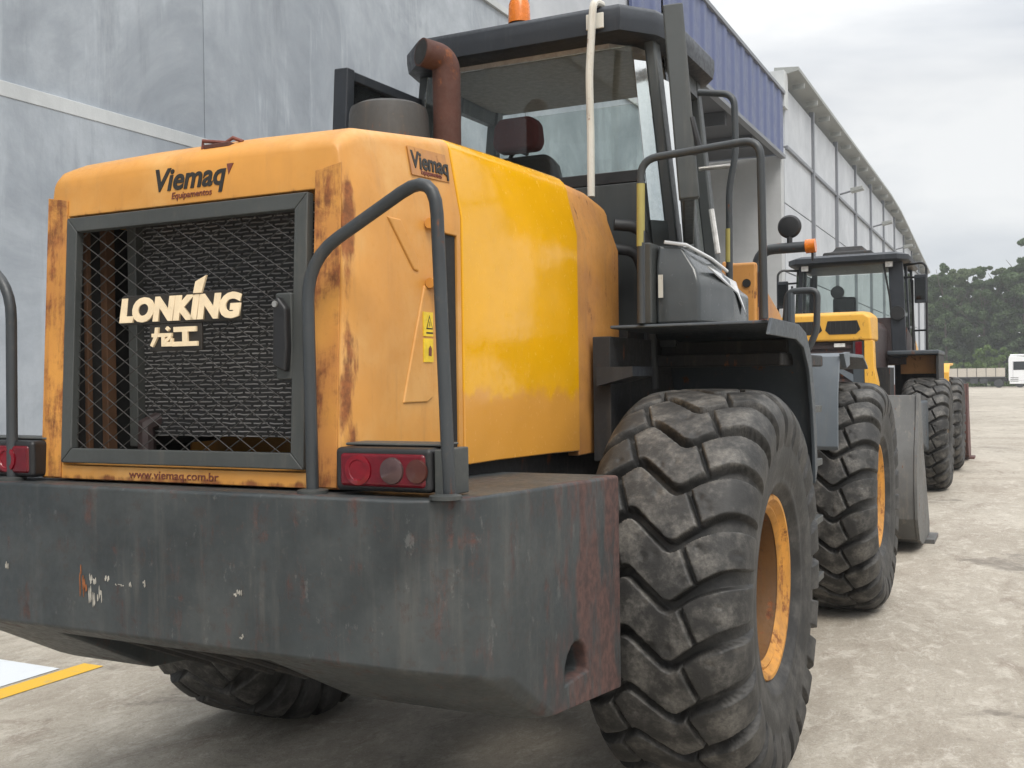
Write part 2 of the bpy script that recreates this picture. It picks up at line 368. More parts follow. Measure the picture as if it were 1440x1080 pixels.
# ------------------------------------------------------------------ the setting
tag(MB().add([(-1500, -1500, -.06), (1500, -1500, -.06), (1500, 1500, -.06), (-1500, 1500, -.06)], [(0, 1, 2, 3)]).build('ground', 'earth'), kind='structure')
tag(MB().add([(-60, -60, 0), (160, -60, 0), (160, 137, 0), (-60, 137, 0)], [(0, 1, 2, 3)]).build('yard_pavement', 'yard_concrete'), kind='structure')
tag(MB().add([(-2.76, -9, .004), (-2.62, -9, .004), (-2.60, .19, .004), (-2.76, .19, .004)], [(0, 1, 2, 3)]).build('painted_line', 'paint_yellow_line'), kind='structure')
tag(MB().add([(-4.3, -9, .004), (-2.80, -9, .004), (-2.80, .05, .004), (-4.3, .05, .004)], [(0, 1, 2, 3)]).build('painted_bay', 'paint_white_area'), kind='structure')

XW = -4.5
wh = tag(empty('warehouse', (XW, 8, 0)), 'long grey concrete warehouse wall with light cladding above and blue canopy fascia', 'building')
def wpart(name, mat, *boxes, bevel=.004):
    m = MB()
    for b in boxes: m.box(b[0]-XW, b[1]-XW, b[2]-8, b[3]-8, b[4], b[5])
    return m.build(name, mat, wh, bevel)
ys = [-31.8, -24.8, -17.8, -10.8, -3.8, 3.2, 10.2, 17.2]
for a, b in zip(ys[:-1], ys[1:]):
    wpart('wall_panel', 'wall_concrete', (XW-.25, XW+.05, a+.006, b-.006, -.05, 3.80), bevel=.003)
    wpart('wall_panel', 'wall_concrete', (XW-.25, XW, a+.007, b-.007, 3.90, 7.0), bevel=.004)
    wpart('joint_filler', 'wall_concrete', (XW-.2, XW-.010, b-.02, b+.02, 0, 6.9))
    for k in range(2):
        c0 = a+k*3.5; wpart('cladding_panel', 'wall_light', (XW-.2, XW-.06, c0+.01, c0+3.49, 7.1, 11.55), bevel=.01)
wpart('joint_ledge', 'joint_light', (XW-.2, XW+.056, ys[0], 17.2, 3.79, 3.905), bevel=.006)
wpart('wall_cap', 'joint_light', (XW-.25, XW+.04, ys[0], 17.2, 7.003, 7.097))
wpart('backing_wall', 'soffit_dark', (XW-.5, XW-.26, ys[0], 17.2, 0, 11.5))
for y in (-10.8, -3.8, 3.2, 10.2, 16.9): wpart('downpipe', 'column_grey', (XW-.055, XW+.06, y-.07, y+.07, 7.1, 11.5))
# recessed loading bay under the blue canopy
wpart('bay_wall', 'pier_grey', (XW-3.4, XW-3.0, 17.2, 29.2, 0, 8.6))
wpart('bay_side', 'pier_grey', (XW-3.4, XW-.52, 16.9, 17.19, 0, 8.6))
wpart('soffit', 'soffit_dark', (XW-3.4, XW-.12, 15.0, 29.1, 8.66, 8.80))
for yb_ in (20, 23, 26): wpart('soffit_beam', 'soffit_dark', (XW-3.0, XW-.2, yb_, yb_+.2, 8.3, 8.65))
wpart('pier', 'pier_grey', (XW-3.4, XW-.02, 29.22, 29.7, 0, 8.64))
n = 15
for k in range(n):
    y0 = 15.0+k*14.25/n; d = 14.25/n
    m = MB(); prof = [(0, 0), (.18, 0), (.24, .035), (.56, .035), (.62, 0), (1, 0)]
    poly = [(y0-8+p[0]*d, p[1]+.06) for p in prof]; poly = [(y, x) for y, x in poly]
    pts = [(x, y) for y, x in poly]+[(0, poly[-1][0]-.003), (0, poly[0][0])]
    m.prism(pts, 'Z', 8.64, 10.55).build('fascia_panel', 'blue_sheet', wh)
wpart('fascia_cap', 'column_grey', (XW-.1, XW+.14, 15, 29.3, 10.553, 10.66), (XW-.05, XW+.13, 15, 29.3, 8.53, 8.637))
wpart('end_parapet', 'joint_light', (XW-3, XW+.1, 29.32, 29.9, 10.2, 11.35))
# white hall beyond
hall = tag(empty('white_hall', (XW, 55, 0)), 'long white clad hall with dark downpipes and projecting eave beyond the blue canopy', 'building')
def hpart(name, mat, *boxes, bevel=.004):
    m = MB()
    for b in boxes: m.box(b[0]-XW, b[1]-XW, b[2]-55, b[3]-55, b[4], b[5])
    return m.build(name, mat, hall, bevel)
hy = [29.72]+[34.5+5.35*k for k in range(10)]; hz = [0, 2.6, 5.0, 7.2, 9.0, 10.95]
def eave(y): return 11.45 if y < 59 else 11.45-(y-59)*.082
for a, b in zip(hy[:-1], hy[1:]):
    e = min(eave(a), eave(b))-.3
    for z0, z1 in zip(hz[:-1], hz[1:]):
        z1 = min(z1, e)
        if z1-z0 > .2: hpart('cladding_panel', 'wall_light', (XW-.15, XW+(.0 if z0 < 9 else .03), a+.015, b-.015, z0+.02, z1-.02), bevel=.01)
    hpart('downpipe', 'column_grey', (XW-.05, XW+.12, b-.09, b+.09, 0, e))
    hpart('girt', 'column_grey', (XW-.02, XW+.09, a+.1, b-.1, 8.95, 9.06))
    m = MB(); P = lambda x, y, z: (x-XW, y-55, z)
    m.loft([[P(XW-.3, y, eave(y)-.20), P(XW+.48, y, eave(y)-.06), P(XW+.48, y, eave(y)+.06), P(XW-.3, y, eave(y)+.13)] for y in (a+.01, b-.01)])
    m.build('eave', 'eave_grey', hall, .01)
    for j in range(2):
        yy = a+(j+.5)*(b-a)/2; hpart('eave_bracket', 'eave_grey', (XW+.05, XW+.45, yy-.04, yy+.04, eave(yy)-.36, eave(yy)-.19))
hpart('core', 'soffit_dark', (XW-12, XW-.2, 29.95, hy[-1]-.05, 0, 9.2))
hpart('end_wall', 'wall_light', (XW-12, XW-.16, hy[-1], hy[-1]+.2, 0, 9.3))
for i, y in enumerate((40.4, 51.0, 61.7)):
    fl = tag(empty('floodlight', (XW+.1, y, 9.1)), 'grey floodlight on an arm on the white hall wall', 'floodlight', 'floodlights along the white hall')
    MB().tube([(0, 0, 0), (.55, 0, .12)], .04, 8).build('arm', 'column_grey', fl)
    MB().prism([(.45, .02), (.95, .12), (.92, .26), (.45, .2)], 'Y', -.22, .22).build('head', 'eave_grey', fl, .02)

# ------------------------------------------------------------------ wheels
PI2 = 2*math.pi
def tyre_mesh(npitch=24, nt_=1176):
    prof = [(-.215, .355), (-.245, .375), (-.275, .42), (-.297, .50), (-.302, .57), (-.297, .635), (-.281, .685), (-.250, .716), (-.205, .736), (-.11, .743), (0, .745)]
    prof = prof+[(-x, r) for x, r in prof[-2::-1]]
    P = np.array(prof); # smooth by Chaikin
    for _ in range(2):
        Q = np.empty((2*len(P)-2, 2)); Q[0::2] = .75*P[:-1]+.25*P[1:]; Q[1::2] = .25*P[:-1]+.75*P[1:]; P = np.vstack([P[:1], Q, P[-1:]])
    s = np.r_[0, np.cumsum(np.hypot(*np.diff(P, axis=0).T))]; S = s[-1]
    ns = int(S/.0058); ss = np.linspace(0, S, ns); P = np.stack([np.interp(ss, s, P[:, 0]), np.interp(ss, s, P[:, 1])], 1)
    T = np.gradient(P, axis=0); T /= np.linalg.norm(T, axis=1)[:, None]; Nn = np.stack([-T[:, 1], T[:, 0]], 1)
    u = (ss-S/2)/.275; th = np.arange(nt_)*PI2/nt_
    U, TH = np.meshgrid(u, th); V = -TH/PI2*npitch; PL = PI2*.8/npitch; HW = .275
    ku = np.array([-1.7, -.92, -.62, -.36, .20, .54, .88, 1.7]); kv = np.array([-.40, -.26, .03, .32, -.34, .0, .24, .38])
    fu = np.linspace(-1.8, 1.8, 721); fv = np.interp(fu, ku, kv); k = np.ones(41)/41; fv = np.convolve(np.pad(fv, 20, 'edge'), k, 'valid')
    vc = np.interp(U, fu, fv); sl = np.interp(U, fu, np.gradient(fv, fu))*PL/HW
    dv = (V-vc+.5) % 1-.5; hw = .098+.06*np.clip((np.abs(U)-.45)/.45, 0, 1)
    d = (np.abs(dv)-hw)*PL/np.sqrt(1+sl**2)
    wn = (vc-V) % 1; d1 = np.abs(U-(.33+.24*wn))*HW-.006; wp = (V-vc) % 1; d2 = np.abs(U-(-.42-.22*wp))*HW-.006
    inn = (np.abs(U) < .95)
    dn = np.where(inn, np.minimum(d1, d2), 1)
    sm = lambda x: x*x*(3-2*x)
    mask = sm(np.clip((d+.003)/.006, 0, 1))*(1-.62*(1-sm(np.clip((dn+.003)/.006, 0, 1)))); fade = 1-np.clip((np.abs(U)-.80)/.72, 0, 1)
    rng = np.random.default_rng(4); chip = np.zeros_like(U)
    for _ in range(170):
        a, b, rad = rng.uniform(0, PI2), rng.uniform(-1, 1), rng.uniform(.01, .03)
        q = np.hypot(((TH-a+math.pi) % PI2-math.pi)*.8, (U-b)*HW); chip += np.clip(1-q/rad, 0, 1)*rng.uniform(.002, .007)
    h = .059*mask*fade-np.minimum(chip, .012)*mask*fade
    # a raised scuff rib low on the sidewall
    h += .006*np.exp(-((np.abs(U)-2.05)/.06)**2)
    X = P[None, :, 0]+Nn[None, :, 0]*h; RR = P[None, :, 1]+Nn[None, :, 1]*h
    co = np.stack([X, RR*np.cos(TH), RR*np.sin(TH)], 2).reshape(-1, 3)
    i, j = np.meshgrid(np.arange(nt_), np.arange(ns-1), indexing='ij'); i2 = (i+1) % nt_
    q = np.stack([i*ns+j, i*ns+j+1, i2*ns+j+1, i2*ns+j], 2).reshape(-1, 4)
    me = bpy.data.meshes.new('tyre'); me.vertices.add(len(co)); me.vertices.foreach_set('co', co.ravel())
    me.loops.add(q.size); me.loops.foreach_set('vertex_index', q.ravel()); me.polygons.add(len(q))
    me.polygons.foreach_set('loop_start', np.arange(len(q))*4); me.polygons.foreach_set('loop_total', np.full(len(q), 4)); me.update(calc_edges=True)
    a = me.attributes.new('lug', 'FLOAT', 'POINT'); a.data.foreach_set('value', (mask*fade).ravel())
    me.materials.append(MATS['rubber']); me.polygons.foreach_set('use_smooth', [True]*len(q)); me.validate(); return me
TYRE = tyre_mesh()
_b = bmesh.new(); _b.from_mesh(TYRE); _b.normal_update()
_f = next(iter(_b.faces)); 
_c = sum((f.normal.dot(Vector((0, f.calc_center_median().y, f.calc_center_median().z))) for f in list(_b.faces)[:4000]))
if _c < 0: bmesh.ops.reverse_faces(_b, faces=_b.faces); _b.to_mesh(TYRE)
_b.free()
def rim_meshes(m1, m2):
    rim = MB().lathe([(-.20, .30), (-.225, .355), (-.215, .375), (-.19, .375), (-.18, .33), (.17, .33), (.19, .368), (.232, .378), (.248, .368), (.248, .352), (.232, .340), (.222, .330), (.226, .318), (.214, .306), (.205, .300)], n=64, caps=False).mesh('rim', m1, 30)
    well = MB().lathe([(.203, .3035), (.19, .3), (.12, .296), (.0, .288), (-.06, .285), (-.07, .26)], n=64, caps=False).mesh('rim_well', m2, 30)
    disc = MB().lathe([(-.07, .288), (-.055, .285), (-.055, .24), (-.02, .20), (.0, .175), (.06, .165), (.085, .12), (.09, .0005)], n=48).mesh('hub_disc', m2, 30)
    nut = MB().lathe([(-.06, .016), (-.015, .016), (-.012, .010)], n=6).mesh('wheel_nut', m2)
    return rim, disc, nut, well
RIMS = {}
def wheel(parent, x, y, side, mats, spin=0, z=.8, nuts=True):
    if mats not in RIMS: RIMS[mats] = rim_meshes(*mats)
    w_ = empty('wheel', (x, y, z), parent); w_.rotation_euler = (0, 0, 0 if side > 0 else math.pi)
    ty = link('tyre', TYRE, w_); ty.rotation_euler = (spin, 0, 0)
    link('rim', RIMS[mats][0], w_); link('hub_disc', RIMS[mats][1], w_); link('rim_well', RIMS[mats][3], w_)
    if nuts:
        for k in range(12):
            o = link('wheel_nut', RIMS[mats][2], w_); o.location = (0, .215*math.cos(k*PI2/12), .215*math.sin(k*PI2/12))
    return w_
WB = 3.489

# ------------------------------------------------------------------ shared front end: frame, arms, bucket
def bucket(parent, mat, y0, ylip, wd=1.41, ztop=1.46):
    d = ylip-y0
    prof = [(ylip, .03), (y0+d*.42, .05), (y0+d*.16, .14), (y0+d*.03, .34), (y0, .62), (y0+d*.05, .98), (y0+d*.16, 1.22), (y0+d*.24, ztop)]
    inn = [(ylip-.01, .06), (y0+d*.44, .085), (y0+d*.20, .17), (y0+d*.075, .36), (y0+d*.045, .62), (y0+d*.09, .97), (y0+d*.195, 1.2), (y0+d*.27, ztop)]
    b = MB().prism(prof+inn[::-1], 'X', -wd+.03, wd-.03).build('bucket', mat, parent, .004)
    side = [(ylip-.04, .05), (y0+d*.42, .04), (y0+d*.16, .13), (y0+d*.02, .34), (y0-.012, .62), (y0+d*.04, .98), (y0+d*.15, 1.22), (y0+d*.22, ztop+.01), (y0+d*.34, ztop+.01), (y0+d*.55, .9), (ylip-.03, .16)]
    for s in (-1, 1): MB().prism(side, 'X', s*(wd-.028), s*wd).build('side_plate', mat, b, .004)
    MB().box(-wd-.075, wd+.075, ylip-.45, ylip+.06, .0, .042).build('cutting_edge', mat, b, .006)
    MB().prism([(y0+d*.16, 1.22), (y0+d*.24, ztop), (y0-.02, 1.30)], 'X', wd-.36, wd-.34).build('gusset', mat, b)
    MB().box(-wd+.2, wd-.2, y0-.07, y0-.015, .86, .94).build('stiffener', mat, b, .01)
    for s in (-1, 1):
        MB().prism([(y0-.22, .30), (y0-.22, .52), (y0+.05, .72), (y0+.05, .2)], 'X', s*.5-.03, s*.5+.03).build('pin_bracket', mat, b, .01)
    return b
def front_end(parent, body, bmat, y_b, y_lip):
    MB().box(-.42, .42, 1.9, 4.1, .62, 1.05).build('front_frame', body, parent, .02)
    for s in (-1, 1):
        MB().prism([(2.35, 1.0), (3.5, 1.0), (3.2, 1.7), (2.75, 2.40), (2.45, 2.40), (2.3, 1.8)], 'X', s*.52, s*.58).build('tower_plate', body, parent, .01)
        MB().tube([(s*.57, 2.6, 2.2), (s*.62, 2.6, 2.2)], .075, 20).build('pivot_pin', 'chassis_dark', parent)
        arm = [(2.5, 2.06), (2.7, 2.32), (3.4, 2.10), (4.6, 1.35), (y_b-.1, .62), (y_b-.16, .32), (4.6, .95), (3.3, 1.72)]
        MB().prism(arm, 'X', s*.63, s*.70).build('lift_arm', body, parent, .01)
        MB().tube([(s*.48, 2.9, 1.15), (s*.62, 4.2, 1.45)], .07, 14).build('lift_cylinder', 'chassis_dark', parent)
    MB().box(-.63, .63, 4.5, 4.66, 1.0, 1.26).build('arm_crossbeam', body, parent, .02)
    MB().tube([(0, 2.6, 1.9), (0, 3.8, 1.75)], .085, 14).build('tilt_cylinder', 'chassis_dark', parent)
    MB().prism([(4.35, 1.25), (4.75, 1.3), (4.62, 2.0), (4.4, 2.0)], 'X', -.06, .06).build('tilt_lever', body, parent, .01)
    MB().tube([(0, 4.5, 1.95), (0, y_b-.1, .95)], .05, 10).build('tilt_link', 'chassis_dark', parent)
    MB().box(-.8, .8, WB-.16, WB+.16, .62, .98).build('front_axle', 'chassis_dark', parent, .04)
    MB().box(-.8, .8, -.16, .16, .62, .98).build('rear_axle', 'chassis_dark', parent, .04)
    MB().box(-.36, .36, -1.3, 1.8, .62, 1.15).build('rear_frame', 'chassis_dark', parent, .02)
    MB().tube([(0, 1.95, .5), (0, 1.95, 1.2)], .12, 16).build('articulation_pin', 'chassis_dark', parent)
    bucket(parent, bmat, y_b, y_lip)

# ------------------------------------------------------------------ LOADER 1 (orange)
L1 = tag(empty('wheel_loader'), 'weathered orange wheel loader with grey counterweight, mesh radiator grille and new yellow hood panel', 'wheel loader')
front_end(L1, 'orange_front', 'bucket_grey', 5.75, 7.1)
for s in (1, -1):
    wheel(L1, s*1.10, 0, s, ('rim_orange', 'rim_dark'), .11); wheel(L1, s*1.10, WB, s, ('rim_orange', 'rim_dark'), .03)

# counterweight: rear face Y=-2.0, sloped underside, tow hole in the side
cwp = [(-.9, .60), (-1.54, .668), (-2.0, .912), (-2.0, 1.352), (-.9, 1.322)]
rings = []
def cwring(xs, ins):          # ring in YZ at x, with rear pulled in by ins
    return [(xs, -.9, .60), (xs, -1.54+ins*.3, .668), (xs, min(-.95, -2.0+ins), .912+ins*-.25), (xs, min(-.95, -2.0+ins), 1.352), (xs, -.9, 1.322)]
rings = [cwring(-1.03, .26), cwring(-1.005, .13), cwring(-.94, .045), cwring(-.85, .0), cwring(0, -.015), cwring(.85, .0), cwring(.94, .045), cwring(1.005, .13), cwring(1.03, .26)]
cw = MB().loft(rings).build('counterweight', 'cw_grey', L1)
def arch(y0, y1, z0, z1, n=8):
    r = (y1-y0)/2; return [(y0, z0), (y1, z0)]+[((y0+y1)/2+r*math.cos(k*math.pi/n), z1-r+r*math.sin(k*math.pi/n)) for k in range(n+1)]
cut(cw, MB().prism(arch(-1.39, -1.21, .735, .845), 'X', .45, 1.2))
cut(cw, MB().box(-.46, .36, -1.93, -1.2, .5, 1.1))         # open well in the underside
cut(cw, MB().box(-.58, .58, -1.0, -.7, .5, 1.5))
bev(cw, .012, 2)
for k in range(5): MB().tube([(-.30+k*.14, -1.90, .885), (-.30+k*.14, -1.45, .68)], .013, 8).build('well_bar', 'chassis_dark', L1)
random.seed(8)
def smear(x, z, w_, h, mat):
    n_ = max(3, int(w_/.0045)); m = MB()
    for k in range(n_):
        cx_ = x-w_/2+w_*(k+random.random())/n_; hh = h*random.uniform(.15, .75); cz_ = z+random.uniform(-.5, .5)*(h-hh); ww = random.uniform(.0012, .0034)
        yb = -2.0-.015*(1-min(1, abs(cx_)/.85)); pts = [(cx_-ww*.4, cz_-hh/2), (cx_+ww, cz_-hh*.3), (cx_+ww*.5, cz_+hh*.2), (cx_+ww*.1, cz_+hh/2), (cx_-ww, cz_+hh*.25)]
        m.prism(pts, 'Y', yb-.0018-.0001*k, yb+.004)
    m.build('paint_scrape', mat, L1)['kind'] = 'stuff'
for x, z, a, b, m_ in ((-.27, 1.065, .03, .10, 'scrape_orange'), (-.235, 1.03, .022, .09, 'scrape_white'), (-.23, 1.075, .03, .035, 'scrape_white'), (-.20, 1.03, .02, .06, 'scrape_white'), (-.17, 1.085, .022, .03, 'scrape_white'), (-.12, 1.065, .035, .008, 'scrape_white'), (-.075, 1.07, .008, .022, 'scrape_white'), (-.02, 1.075, .01, .03, 'scrape_white'), (.32, 1.075, .03, .022, 'scrape_white'), (.33, .955, .012, .02, 'scrape_white'), (-.61, 1.09, .02, .03, 'scrape_white')):
    smear(x, z, a, b, m_)

# hood ----------------------------------------------------
def hring(y, w_, zt, zc, zb=1.357, ins=.04, r=.09, lean=0):
    P = [(w_, zb), (w_, zc), (w_-ins, zt-r)]
    for k in range(1, 6):
        a = k*math.pi/2/5; P.append((w_-ins-r+r*math.cos(a), zt-r+r*math.sin(a)))
    P.append((.2, zt+.008)); Q = [(-x, z) for x, z in P[::-1]]
    return [(x, y+lean*(z-1.85), z) for x, z in P+Q]
lean = .05
rear = MB().loft([hring(-1.872, .570, 2.306, 2.12, lean=lean, ins=.02, r=.03), hring(-1.868, .583, 2.322, 2.12, lean=lean, ins=.022, r=.035), hring(-1.845, .596, 2.348, 2.13, lean=lean, ins=.026, r=.04), hring(-1.80, .602, 2.366, 2.14, lean=lean*.6, ins=.03, r=.045), hring(-1.74, .604, 2.386, 2.15, ins=.034, r=.045),
                  hring(-1.225, .604, 2.458, 2.19, r=.045)]).build('rear_hood', 'orange', L1)
cut(rear, MB().box(-.485, .485, -2.1, -1.32, 1.40, 2.195))
cut(rear, MB().box(.50, .7, -1.335, -1.25, 1.42, 2.125))
MB().box(.501, .596, -1.333, -1.252, 1.422, 2.123).build('slot_shade', 'matt_black', L1)  # black block paints in the shade inside the open slot
bev(rear, .004, 2)
for s in (-1, 1):
    q_ = [(s*.488, 1.362), (s*.576, 1.362), (s*.576, 2.262), (s*.488, 2.247)]
    MB().slab([(x, -1.8745+lean*(z-1.85), z) for x, z in q_], .005).build('corner_strip', 'orange_rusted', L1, .0015)
mid = MB().loft([hring(-1.218, .606, 2.460, 2.19, 1.37, r=.05), hring(-1.0, .612, 2.474, 2.20, 1.37, r=.07), hring(-.5, .612, 2.498, 2.23, 1.36), hring(-.222, .608, 2.508, 2.25, 1.35)]).build('middle_hood', 'yellow_gloss', L1, .006)
fr = MB().loft([hring(-.214, .600, 2.502, 2.25, 1.33, ins=.045), hring(.1, .596, 2.50, 2.25, 1.33, ins=.05), hring(.33, .585, 2.475, 2.24, 1.33, ins=.05)]).build('front_hood', 'orange_front', L1, .006)
MB().box(-.55, .55, -1.8, .3, 1.15, 1.384).build('engine_block', 'chassis_dark', L1)
MB().tube([(.53, -1.3, 1.42), (.53, -.5, 1.40), (.53, .3, 1.37)], .035, 8).build('hydraulic_hose', 'rubber_hose', L1)
# pressed relief, hinges and stickers on the rear panel
def side_poly(name, pts, mat, t0, t1, bevel=0): return MB().prism(pts, 'X', t0, t1).build(name, mat, L1, bevel, seg=3)
side_poly('pressed_relief', [(-1.675, 2.135), (-1.60, 2.135), (-1.50, 2.02), (-1.50, 1.985), (-1.53, 1.99)], 'orange', .59, .6095, .006)
side_poly('pressed_relief', [(-1.468, 1.95), (-1.425, 1.93), (-1.425, 1.60), (-1.46, 1.585), (-1.60, 1.585), (-1.585, 1.63)], 'orange', .59, .6095, .006)
for z in (2.14, 1.955): MB().tube([(.622, -1.46, z), (.622, -1.395, z)], .016, 12).build('hinge', 'orange', L1)
for z0, z1 in ((1.79, 1.865), (1.71, 1.783)):
    st = MB().box(.6035, .6125, -1.485, -1.428, z0, z1).build('warning_sticker', 'sticker_yellow', L1)
    if z0 > 1.75:
        MB().prism([(-1.47, z0+.022), (-1.43, z0+.022), (-1.45, z0+.066)], 'X', .6128, .6132).build('symbol', 'ink', st)
        MB().prism([(-1.464, z0+.026), (-1.436, z0+.026), (-1.45, z0+.058)], 'X', .6133, .6137).build('symbol', 'sticker_yellow', st)
        MB().box(.6138, .614, -1.452, -1.448, z0+.03, z0+.046).build('symbol', 'ink', st)
        MB().box(.6128, .6132, -1.47, -1.43, z0+.008, z0+.013).build('symbol', 'ink', st)
    else:
        MB().prism([(-1.458, z0+.02), (-1.44, z0+.018), (-1.438, z0+.042), (-1.447, z0+.052), (-1.457, z0+.042)], 'X', .6128, .6132).build('symbol', 'ink_rust', st)
# lettering: rear top strip, bottom strip and the side plate
def ry(z, off=.0012): return -1.872+lean*(z-1.85)-off
o = text('Viemaq', 'lettering', 'ink', L1, .094, (.015, ry(2.255), 2.243), uy=(0, .05, 1), shear=.22, offset=.0024)
MB().prism([(.172, 2.268), (.190, 2.300), (.166, 2.300)], 'Y', ry(2.285)-.001, ry(2.285)+.002).build('lettering_mark', 'ink_rust', L1)
text('Equipamentos', 'lettering', 'ink_rust', L1, .028, (.03, ry(2.215), 2.214), uy=(0, .05, 1), shear=.15)
text('www.viemaq.com.br', 'lettering', 'ink_rust', L1, .034, (-.02, ry(1.373), 1.368), uy=(0, .05, 1), sx=1.25)
def sx_(z): return .6062-.19*(z-2.19)
sp = MB().slab([(sx_(2.287), -1.50, 2.287), (sx_(2.300), -1.262, 2.300), (sx_(2.392), -1.262, 2.392), (sx_(2.378), -1.50, 2.378)], .003).build('name_plate', 'orange_front', L1)
text('Viemaq', 'lettering', 'ink', sp, .078, (sx_(2.318)+.003, -1.381, 2.318), (0, 1, .05), (-.20, 0, 1), shear=.2, offset=.0018)
text('Equipamentos', 'lettering', 'ink_rust', sp, .023, (sx_(2.302)+.003, -1.381, 2.301), (0, 1, .05), (-.20, 0, 1), shear=.1)
# hood top latch
MB().tube([(.02, -1.79, 2.37), (.02, -1.79, 2.395), (.10, -1.78, 2.383), (.12, -1.77, 2.398), (.15, -1.76, 2.385)], .006, 8).build('bonnet_latch', 'ink_rust', L1)
MB().box(.03, .13, -1.80, -1.77, 2.365, 2.381).build('latch_plate', 'rusty_pipe', L1, .004)
# grille: frame, expanded-metal mesh, latch, badge
def gp(x, z, dy=0): return (x, -1.872+lean*(z-1.85)+dy, z)
gf = MB(); xo, zo0, zo1, wd = .474, 1.409, 2.186, .046
for a, b, c_, d_ in (((-xo, zo0), (xo, zo0), (xo-wd, zo0+wd), (-xo+wd, zo0+wd)), ((-xo, zo1), (xo, zo1), (xo-wd, zo1-wd), (-xo+wd, zo1-wd)), ((-xo, zo0), (-xo, zo1), (-xo+wd, zo1-wd), (-xo+wd, zo0+wd)), ((xo, zo0), (xo, zo1), (xo-wd, zo1-wd), (xo-wd, zo0+wd))):
    gf.slab([gp(*q, -.004) for q in (a, b, c_, d_)], .03)
gf.build('grille_frame', 'frame_grey', L1, .004)
gm = MB(); dw, dh = .084, .052; x0, x1, z0, z1 = -.44, .44, 1.438, 2.157
nx, nz_ = int((x1-x0)/dw)+1, int((z1-z0)/dh)+2
def wire(xa, za, xb, zb):
    # clip to the frame
    t0, t1 = 0., 1.
    for p, q, lo, hi in ((xa, xb, x0, x1), (za, zb, z0, z1)):
        if p == q: continue
        ta, tb = sorted(((lo-p)/(q-p), (hi-p)/(q-p))); t0, t1 = max(t0, ta), min(t1, tb)
    if t1-t0 < .02: return
    A = (xa+(xb-xa)*t0, za+(zb-za)*t0); B = (xa+(xb-xa)*t1, za+(zb-za)*t1)
    gm.tube([gp(*A, .004), gp(*B, .004)], .0017, 4)
span = nx*dw
kk = int(span/dw*1)+int((z1-z0)/dh)+2
for k in range(-kk, kk):
    c0 = z0+k*dh
    wire(x0, c0, x0+span, c0+span/dw*dh); wire(x0, c0, x0+span, c0-span/dw*dh)
gm.build('grille_mesh', 'mesh_wire', L1)
lt = MB().box(.375, .432, -1.90, -1.862, 1.66, 1.905).build('grille_latch', 'frame_grey', L1, .006)
MB().prism([(.380, 1.70), (.425, 1.68), (.432, 1.75), (.43, 1.86), (.40, 1.895), (.385, 1.87)], 'Y', -1.925, -1.898).build('latch_paddle', 'black', lt, .008)
MB().tube([(.396, -1.90, 1.872), (.396, -1.93, 1.872)], .009, 12).build('keyhole', 'steel', lt)
# radiator and cavity contents
MB().box(-.325, .484, -1.70, -1.34, 1.485, 2.22).build('radiator', 'radiator', L1)
part('radiator_side_tank', 'frame_grey', L1, (-.365, -.327, -1.73, -1.34, 1.45, 2.19))
part('cavity_shade', 'matt_black', L1, (-.484, -.479, -1.85, -1.33, 1.41, 2.18)); part('cavity_brace', 'cavity_brown', L1, (-.478, -.45, -1.74, -1.70, 1.41, 2.18)); part('cavity_brace', 'cavity_brown', L1, (-.478, -.46, -1.81, -1.79, 1.41, 2.18))  # black sheet on the left wall imitates the shade in the cavity
part('cavity_floor', 'matt_black', L1, (-.48, .48, -1.80, -1.33, 1.401, 1.41))
MB().tube([(-.30, -1.72, 1.43), (-.30, -1.72, 1.52), (-.26, -1.66, 1.55)], .03, 10).build('drain_valve', 'maroon_dark', L1)
# badge
bp = MB().prism([(-.235, 1.835), (.240, 1.835), (.245, 1.925), (-.225, 1.925)], 'Y', -1.886, -1.878).build('badge', 'badge_plate', L1, .003)
text('LONKING', 'badge_letters', 'badge', bp, .093, (.002, -1.888, 1.848), uy=(0, .05, 1), shear=.12, offset=.0058, ext=.004, sx=1.12)
MB().prism([(.065, 1.92), (.098, 1.92), (.118, 1.972), (.075, 1.955)], 'Y', -1.893, -1.884).build('badge_stroke', 'badge', bp, .002)
b2 = MB().box(-.115, .092, -1.886, -1.878, 1.752, 1.834).build('badge', 'badge_plate', L1, .003)
m = MB(); B_ = lambda xa, xb, za, zb: m.box(xa, xb, -1.893, -1.885, za, zb)
B_(-.012, .075, 1.808, 1.823); B_(.022, .042, 1.779, 1.808); B_(-.018, .080, 1.765, 1.779)      # second character
B_(-.100, -.020, 1.795, 1.806)
m.prism([(-.085, 1.824), (-.072, 1.824), (-.076, 1.795), (-.095, 1.765), (-.106, 1.770), (-.09, 1.797)], 'Y', -1.8935, -1.8846)
m.prism([(-.060, 1.806), (-.047, 1.806), (-.047, 1.779), (-.025, 1.779), (-.025, 1.790), (-.016, 1.790), (-.016, 1.766), (-.060, 1.766)], 'Y', -1.8938, -1.8843)
m.prism([(-.038, 1.826), (-.028, 1.818), (-.035, 1.811), (-.045, 1.819)], 'Y', -1.893, -1.8845)
m.prism([(-.030, 1.797), (-.020, 1.792), (-.052, 1.768), (-.06, 1.776)], 'Y', -1.8942, -1.884)
m.build('badge_character', 'badge', b2)
